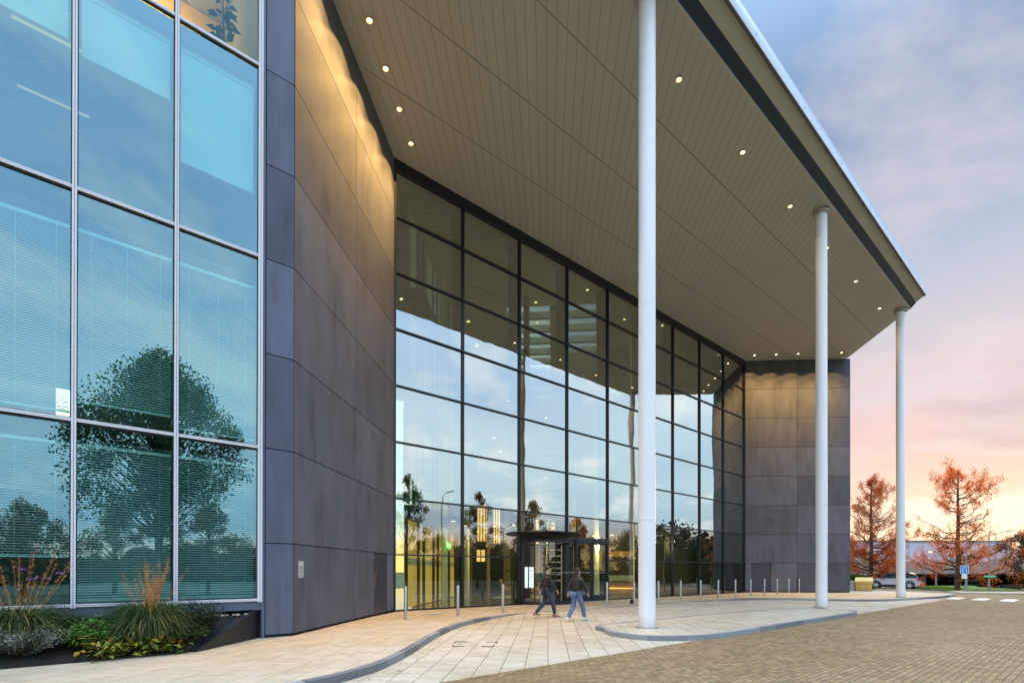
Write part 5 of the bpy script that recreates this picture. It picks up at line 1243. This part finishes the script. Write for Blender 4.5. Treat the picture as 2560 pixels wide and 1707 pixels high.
# ------------------------------------------------------------------ people
def skinmesh(name, joints, edges, mat, parent, sub=2):
    me = bpy.data.meshes.new(name); me.from_pydata([j[0] for j in joints], edges, []); me.materials.append(mat)
    o = bpy.data.objects.new(name, me); C.objects.link(o); o.parent = parent
    md = o.modifiers.new('s', 'SKIN'); md.use_smooth_shade = True
    for v, j in zip(me.skin_vertices[0].data, joints):
        r = j[1]; v.radius = (r, r) if not isinstance(r, tuple) else r
    me.skin_vertices[0].data[0].use_root = True
    s_ = o.modifiers.new('u', 'SUBSURF'); s_.levels = s_.render_levels = sub
    return o
def person(x, y, rz, h, label, legF, legB, hair, top, trousers, shoe, hairlen, seed, z0=0):
    """local +x is the walking direction; legF/legB = (knee x, knee z, ankle x, ankle z, toe dz)"""
    e = empty('person', (x, y, z0), rz, label, 'person'); k = h / 1.75
    sk = simple('skin_tone_%d' % seed, (.45, .27, .19), .55); J = []; Ed = []
    def j(p, r, par=None):
        J.append(((p[0] * k, p[1] * k, p[2] * k), (r[0] * k, r[1] * k) if isinstance(r, tuple) else r * k)); 
        if par is not None: Ed.append((par, len(J) - 1))
        return len(J) - 1
    pel = j((0, 0, .92), (.13, .11)); wst = j((.01, 0, 1.10), (.12, .09), pel); ch = j((.03, 0, 1.32), (.15, .11), wst); nk = j((.04, 0, 1.47), .058, ch); hd0 = j((.065, 0, 1.56), (.072, .085), nk); hd1 = j((.07, 0, 1.66), (.078, .095), hd0); j((.065, 0, 1.72), (.05, .06), hd1)
    arms = []
    for s, sw_ in ((-1, .22), (1, -.20)):
        sh = j((.03, s * .185, 1.40), .052, ch); el = j((.0 + sw_ * .5, s * .235, 1.14), .040, sh); wr = j((.06 + sw_ * 1.1, s * .225, .92), .028, el); ha = j((.07 + sw_ * 1.2, s * .22, .85), (.020, .036), wr)
        for f in range(4): j((.085 + sw_ * 1.25 - .004 * f, s * (.225 - .0) + (f - 1.5) * .017, .775 + .008 * abs(f - 1.5)), .0085, ha)
        th = j((.115 + sw_ * 1.2, s * .205, .83), .010, ha); arms.append((sh, el, wr))
    legs = []
    for s, (kx, kz, ax, az, td) in ((-1, legF), (1, legB)):
        hp = j((0, s * .09, .88), .088, pel); kn = j((kx, s * .095, kz), .058, hp); an = j((ax, s * .095, az), .038, kn); to = j((ax + .16, s * .10, az - .05 + td), (.030, .040), an); legs.append((hp, kn, an, to))
    body = skinmesh('body', J, Ed, sk, e)
    # clothes over the same joints, slightly larger
    def cloth(name, ids, eds, grow, mat, root=0, ext_=None):
        mp = {}; jj = []; ee = []
        for i in ids:
            r = J[i][1]; g = grow if not isinstance(grow, dict) else grow.get(i, .02); r = tuple(q + g for q in r) if isinstance(r, tuple) else r + g; mp[i] = len(jj); jj.append((J[i][0], r))
        for a, b in eds: ee.append((mp[a], mp[b]))
        return skinmesh(name, jj, ee, mat, e)
    ids = [ch, wst, pel, nk]; ed = [(ch, wst), (wst, pel), (ch, nk)]
    for a in arms: ids += list(a); ed += [(ch, a[0]), (a[0], a[1]), (a[1], a[2])]
    cloth('jacket', ids, ed, {ch: .06, wst: .055, pel: .05, nk: .02, **{i: .026 for a in arms for i in a}}, top)
    ids = [pel]; ed = []
    for l in legs: ids += [l[0], l[1], l[2]]; ed += [(pel, l[0]), (l[0], l[1]), (l[1], l[2])]
    cloth('trousers', ids, ed, {pel: .03, **{i: .026 for l in legs for i in l}}, trousers)
    for l in legs:
        a = V(J[l[2]][0]); t = V(J[l[3]][0]); d = (t - a); d.z = 0; d.normalize(); sh = MB(); s_ = V((-d.y, d.x, 0)); dz = (t.z - a.z)
        hz = a.z - .075
        pts = [(-.09, .036, .0, .075), (-.05, .042, .0, .10), (.04, .046, .0, .085), (.12, .048, .0, .055), (.18, .036, .004, .035), (.205, .012, .008, .022)]
        rings = []
        for u, w, zb, zt in pts:
            c = a + d * u; zb_ = hz + zb + max(0, u) * dz * 0; 
            for yy, zz_ in ((-w, zb_), (w, zb_), (w * .8, hz + zt), (-w * .8, hz + zt)): rings.append(V((c.x, c.y, zz_)) + s_ * yy)
        n = len(pts); sh.add(rings, [(4 * i + q, 4 * i + (q + 1) % 4, 4 * i + 4 + (q + 1) % 4, 4 * i + 4 + q) for i in range(n - 1) for q in range(4)] + [(3, 2, 1, 0), (4 * n - 4, 4 * n - 3, 4 * n - 2, 4 * n - 1)])
        so = sh.build('shoe', shoe, e, world=False, smooth=True); b = so.modifiers.new('u', 'SUBSURF'); b.levels = b.render_levels = 2
    hm = MB(); c = V(J[hd1][0]); hm.ball(c + V((-.018, 0, .022)) * k, .096 * k, .088 * k, .098 * k, 16, 10)
    if hairlen: hm.ball(c + V((-.06, 0, -.10)) * k, .055 * k, .085 * k, .15 * k, 14, 8)
    autosmooth(hm.build('hair', hair, e, world=False), 60)
    fm = MB(); fm.ball(c + V((.105, 0, -.035)) * k, .018 * k, .012 * k, .022 * k); 
    for s in (-1, 1): fm.ball(c + V((.005, s * .085, -.03)) * k, .016 * k, .012 * k, .03 * k)
    fm.build('face_features', sk, e, world=False)
    em = MB(); [em.ball(c + V((.086, s * .032, -.012)) * k, .010 * k, .012 * k, .007 * k) for s in (-1, 1)]; em.ball(c + V((.090, 0, -.078)) * k, .008, .022, .005); em.build('eyes', M['black'], e, world=False)
    return e
person(1.18, 17.85, radians(12), 1.74, 'person in dark coat, dark jeans and brown shoes walking right by the revolving door', (.20, .50, .27, .085, 0), (-.05, .50, -.36, .13, -.02),
       simple('brown_hair', (.05, .03, .02), .6), simple('dark_coat', (.016, .015, .018), .8), simple('dark_jeans', (.03, .04, .07), .8), simple('brown_leather', (.32, .10, .035), .45), False, 1)
person(2.05, 16.62, radians(40), 1.66, 'person in black jacket, blue jeans and white sneakers walking right', (.20, .47, .30, .085, 0), (-.04, .48, -.30, .10, -.02),
       simple('dark_hair', (.03, .02, .015), .6), simple('black_jacket', (.012, .012, .013), .7), simple('blue_jeans', (.10, .15, .30), .8), simple('white_sneaker', (.70, .68, .68), .6), True, 2)

# ------------------------------------------------------------------ sky and light
SUN_AZ = radians(41); SUN_EL = radians(5)
w = bpy.data.worlds.new('World'); S.world = w; w.use_nodes = True; nt = w.node_tree; nt.nodes.clear()
tc = nt.nodes.new('ShaderNodeTexCoord').outputs['Generated']
nv = nn(nt, 'ShaderNodeVectorMath', operation='NORMALIZE', ins={0: tc}).outputs[0]
sp = nn(nt, 'ShaderNodeSeparateXYZ', ins={0: nv}); z = sp.outputs[2]
hv = nn(nt, 'ShaderNodeCombineXYZ', ins={0: sp.outputs[0], 1: sp.outputs[1], 2: 0.0}); hn = nn(nt, 'ShaderNodeVectorMath', operation='NORMALIZE', ins={0: hv.outputs[0]})
dt = nn(nt, 'ShaderNodeVectorMath', operation='DOT_PRODUCT', ins={0: hn.outputs[0], 1: (sin(SUN_AZ + .10), cos(SUN_AZ + .10), 0)}).outputs['Value']
dt2 = nn(nt, 'ShaderNodeVectorMath', operation='DOT_PRODUCT', ins={0: hn.outputs[0], 1: (sin(radians(35)), cos(radians(35)), 0)}).outputs['Value']
# cloud layer coordinates: direction projected on a plane high above
zc = mth(nt, 'MAXIMUM', z, 0.0); den = mth(nt, 'ADD', zc, .16)
cxy = nn(nt, 'ShaderNodeCombineXYZ', ins={0: mth(nt, 'DIVIDE', sp.outputs[0], den), 1: mth(nt, 'DIVIDE', sp.outputs[1], den), 2: 0.0}).outputs[0]
n1 = noise(nt, mapping(nt, cxy, (.55, .8, 1), (0, 0, .5), (3.4, 1.2, 0)), .8, 5, .48)
n2 = noise(nt, mapping(nt, cxy, (1.1, 1.8, 1), (0, 0, .5), (7.3, 2.2, 0)), 1.3, 7, .58)
zz_ = mth(nt, 'ADD', z, mth(nt, 'MULTIPLY', mth(nt, 'SUBTRACT', n1, .5), mth(nt, 'MULTIPLY', zc, .30)))
sunside = ramp(nt, zz_, [(.0, (1.25, .98, .60)), (.05, (1.05, .95, .78)), (.100, (1.0, .92, .80)), (.113, (.88, .64, .56)), (.15, (.86, .61, .56)), (.22, (.83, .61, .64)), (.31, (.76, .66, .72)), (.41, (.54, .60, .74)), (.54, (.28, .40, .62)), (.70, (.26, .40, .62))])
anti = ramp(nt, zz_, [(.0, (.95, .68, .46)), (.035, (.66, .56, .50)), (.07, (.34, .45, .58)), (.16, (.50, .62, .72)), (.28, (.58, .68, .80)), (.45, (.50, .64, .84)), (.7, (.50, .64, .86))])
am = nn(nt, 'ShaderNodeMapRange', interpolation_type='SMOOTHSTEP', ins={0: dt2, 1: .74, 2: .965, 3: 0.0, 4: 1.0}).outputs[0]
ac = mx(nt, 1., anti, (2.18, 2.3, 2.25), 'MULTIPLY')
base = mx(nt, am, ac, sunside)
# yellow horizon glow reaching wide round the sunset
gl = mth(nt, 'MULTIPLY', nn(nt, 'ShaderNodeMapRange', interpolation_type='SMOOTHSTEP', ins={0: dt, 1: .10, 2: .55, 3: 0.0, 4: 1.0}).outputs[0], nn(nt, 'ShaderNodeMapRange', interpolation_type='SMOOTHSTEP', ins={0: z, 1: .10, 2: .03, 3: 0.0, 4: 1.0}).outputs[0])
gl2 = mth(nt, 'MULTIPLY', gl, nn(nt, 'ShaderNodeMapRange', interpolation_type='SMOOTHSTEP', ins={0: dt, 1: .97, 2: .80, 3: 0.0, 4: 1.0}).outputs[0])
base = mx(nt, mth(nt, 'MULTIPLY', gl2, .9), base, (1.9, 1.25, .48))
cl = ramp(nt, n1, [(.45, (0, 0, 0)), (.60, (1, 1, 1))])
cfade = nn(nt, 'ShaderNodeMapRange', interpolation_type='SMOOTHSTEP', ins={0: z, 1: .10, 2: .22, 3: 0.0, 4: 1.0}).outputs[0]
base = mx(nt, mth(nt, 'MULTIPLY', mth(nt, 'MULTIPLY', cl, cfade), mth(nt, 'MULTIPLY_ADD', am, .45, .45)), base, mx(nt, 1., base, (.46, .58, .82), 'MULTIPLY'))
wc = ramp(nt, n2, [(.50, (0, 0, 0)), (.64, (1, 1, 1))])
base = mx(nt, mth(nt, 'MULTIPLY', mth(nt, 'MULTIPLY', wc, nn(nt, 'ShaderNodeMapRange', interpolation_type='SMOOTHSTEP', ins={0: z, 1: .02, 2: .10, 3: 0.0, 4: 1.0}).outputs[0]), .55), base, mx(nt, am, (2.0, 1.98, 1.92), (.80, .74, .78)))
zen_boost = nn(nt, 'ShaderNodeMapRange', interpolation_type='SMOOTHSTEP', ins={0: z, 1: .60, 2: .95, 3: 1.0, 4: 3.6}).outputs[0]  # sky overhead, out of view, boosted to add fill light below
zs = nn(nt, 'ShaderNodeCombineXYZ', ins={0: zen_boost, 1: zen_boost, 2: zen_boost}).outputs[0]
base = mx(nt, 1., base, zs, 'MULTIPLY')
base = mx(nt, nn(nt, 'ShaderNodeMapRange', ins={0: z, 1: -.02, 2: 0.0, 3: 1.0, 4: 0.0}).outputs[0], base, (.22, .20, .17))
sky = nt.nodes.new('ShaderNodeTexSky'); sky.sky_type = 'NISHITA'; sky.sun_disc = False; sky.sun_elevation = SUN_EL; sky.sun_rotation = SUN_AZ
b1 = nn(nt, 'ShaderNodeBackground', ins={0: base, 1: .93}); b2 = nn(nt, 'ShaderNodeBackground', ins={0: sky.outputs[0], 1: .012})
ad = nt.nodes.new('ShaderNodeAddShader'); nt.links.new(b1.outputs[0], ad.inputs[0]); nt.links.new(b2.outputs[0], ad.inputs[1])
o = nt.nodes.new('ShaderNodeOutputWorld'); nt.links.new(ad.outputs[0], o.inputs[0])
l = bpy.data.lights.new('sun', 'SUN'); l.energy = 1.2; l.angle = radians(12); l.color = (1, .60, .30)
so = bpy.data.objects.new('sun', l); C.objects.link(so)
sd = V((sin(SUN_AZ) * cos(SUN_EL), cos(SUN_AZ) * cos(SUN_EL), sin(SUN_EL))); so.rotation_euler = sd.to_track_quat('Z', 'Y').to_euler()

cam = bpy.data.cameras.new('camera'); co = bpy.data.objects.new('camera', cam); C.objects.link(co); S.camera = co
cam.sensor_width = 36; cam.lens = 1305.94 / 2560 * 36; cam.shift_y = (1424.34 - 853.5) / 2560; cam.clip_end = 3000; cam.clip_start = .05
pit, roll = .00318, -.00122
R0 = Matrix(((1, 0, 0), (0, 0, -1), (0, 1, 0)))
F = V((0, cos(pit), sin(pit))); Xr = V((1, 0, 0)); Up = Xr.cross(F)
Xc = Xr * cos(-roll) + Up * sin(-roll); Uc = -Xr * sin(-roll) + Up * cos(-roll)
co.matrix_world = Matrix.Translation((0, 0, 1.54)) @ Matrix((Xc, Uc, -F)).transposed().to_4x4()
S.view_settings.view_transform = 'Standard'; S.view_settings.look = 'None'; S.view_settings.exposure = 0; S.view_settings.gamma = 1
S.cycles.max_bounces = 10; S.cycles.transparent_max_bounces = 24; S.cycles.glossy_bounces = 5; S.cycles.diffuse_bounces = 4
S.cycles.sample_clamp_indirect = 6; S.cycles.caustics_reflective = False; S.cycles.caustics_refractive = False
S.cycles.use_denoising = True
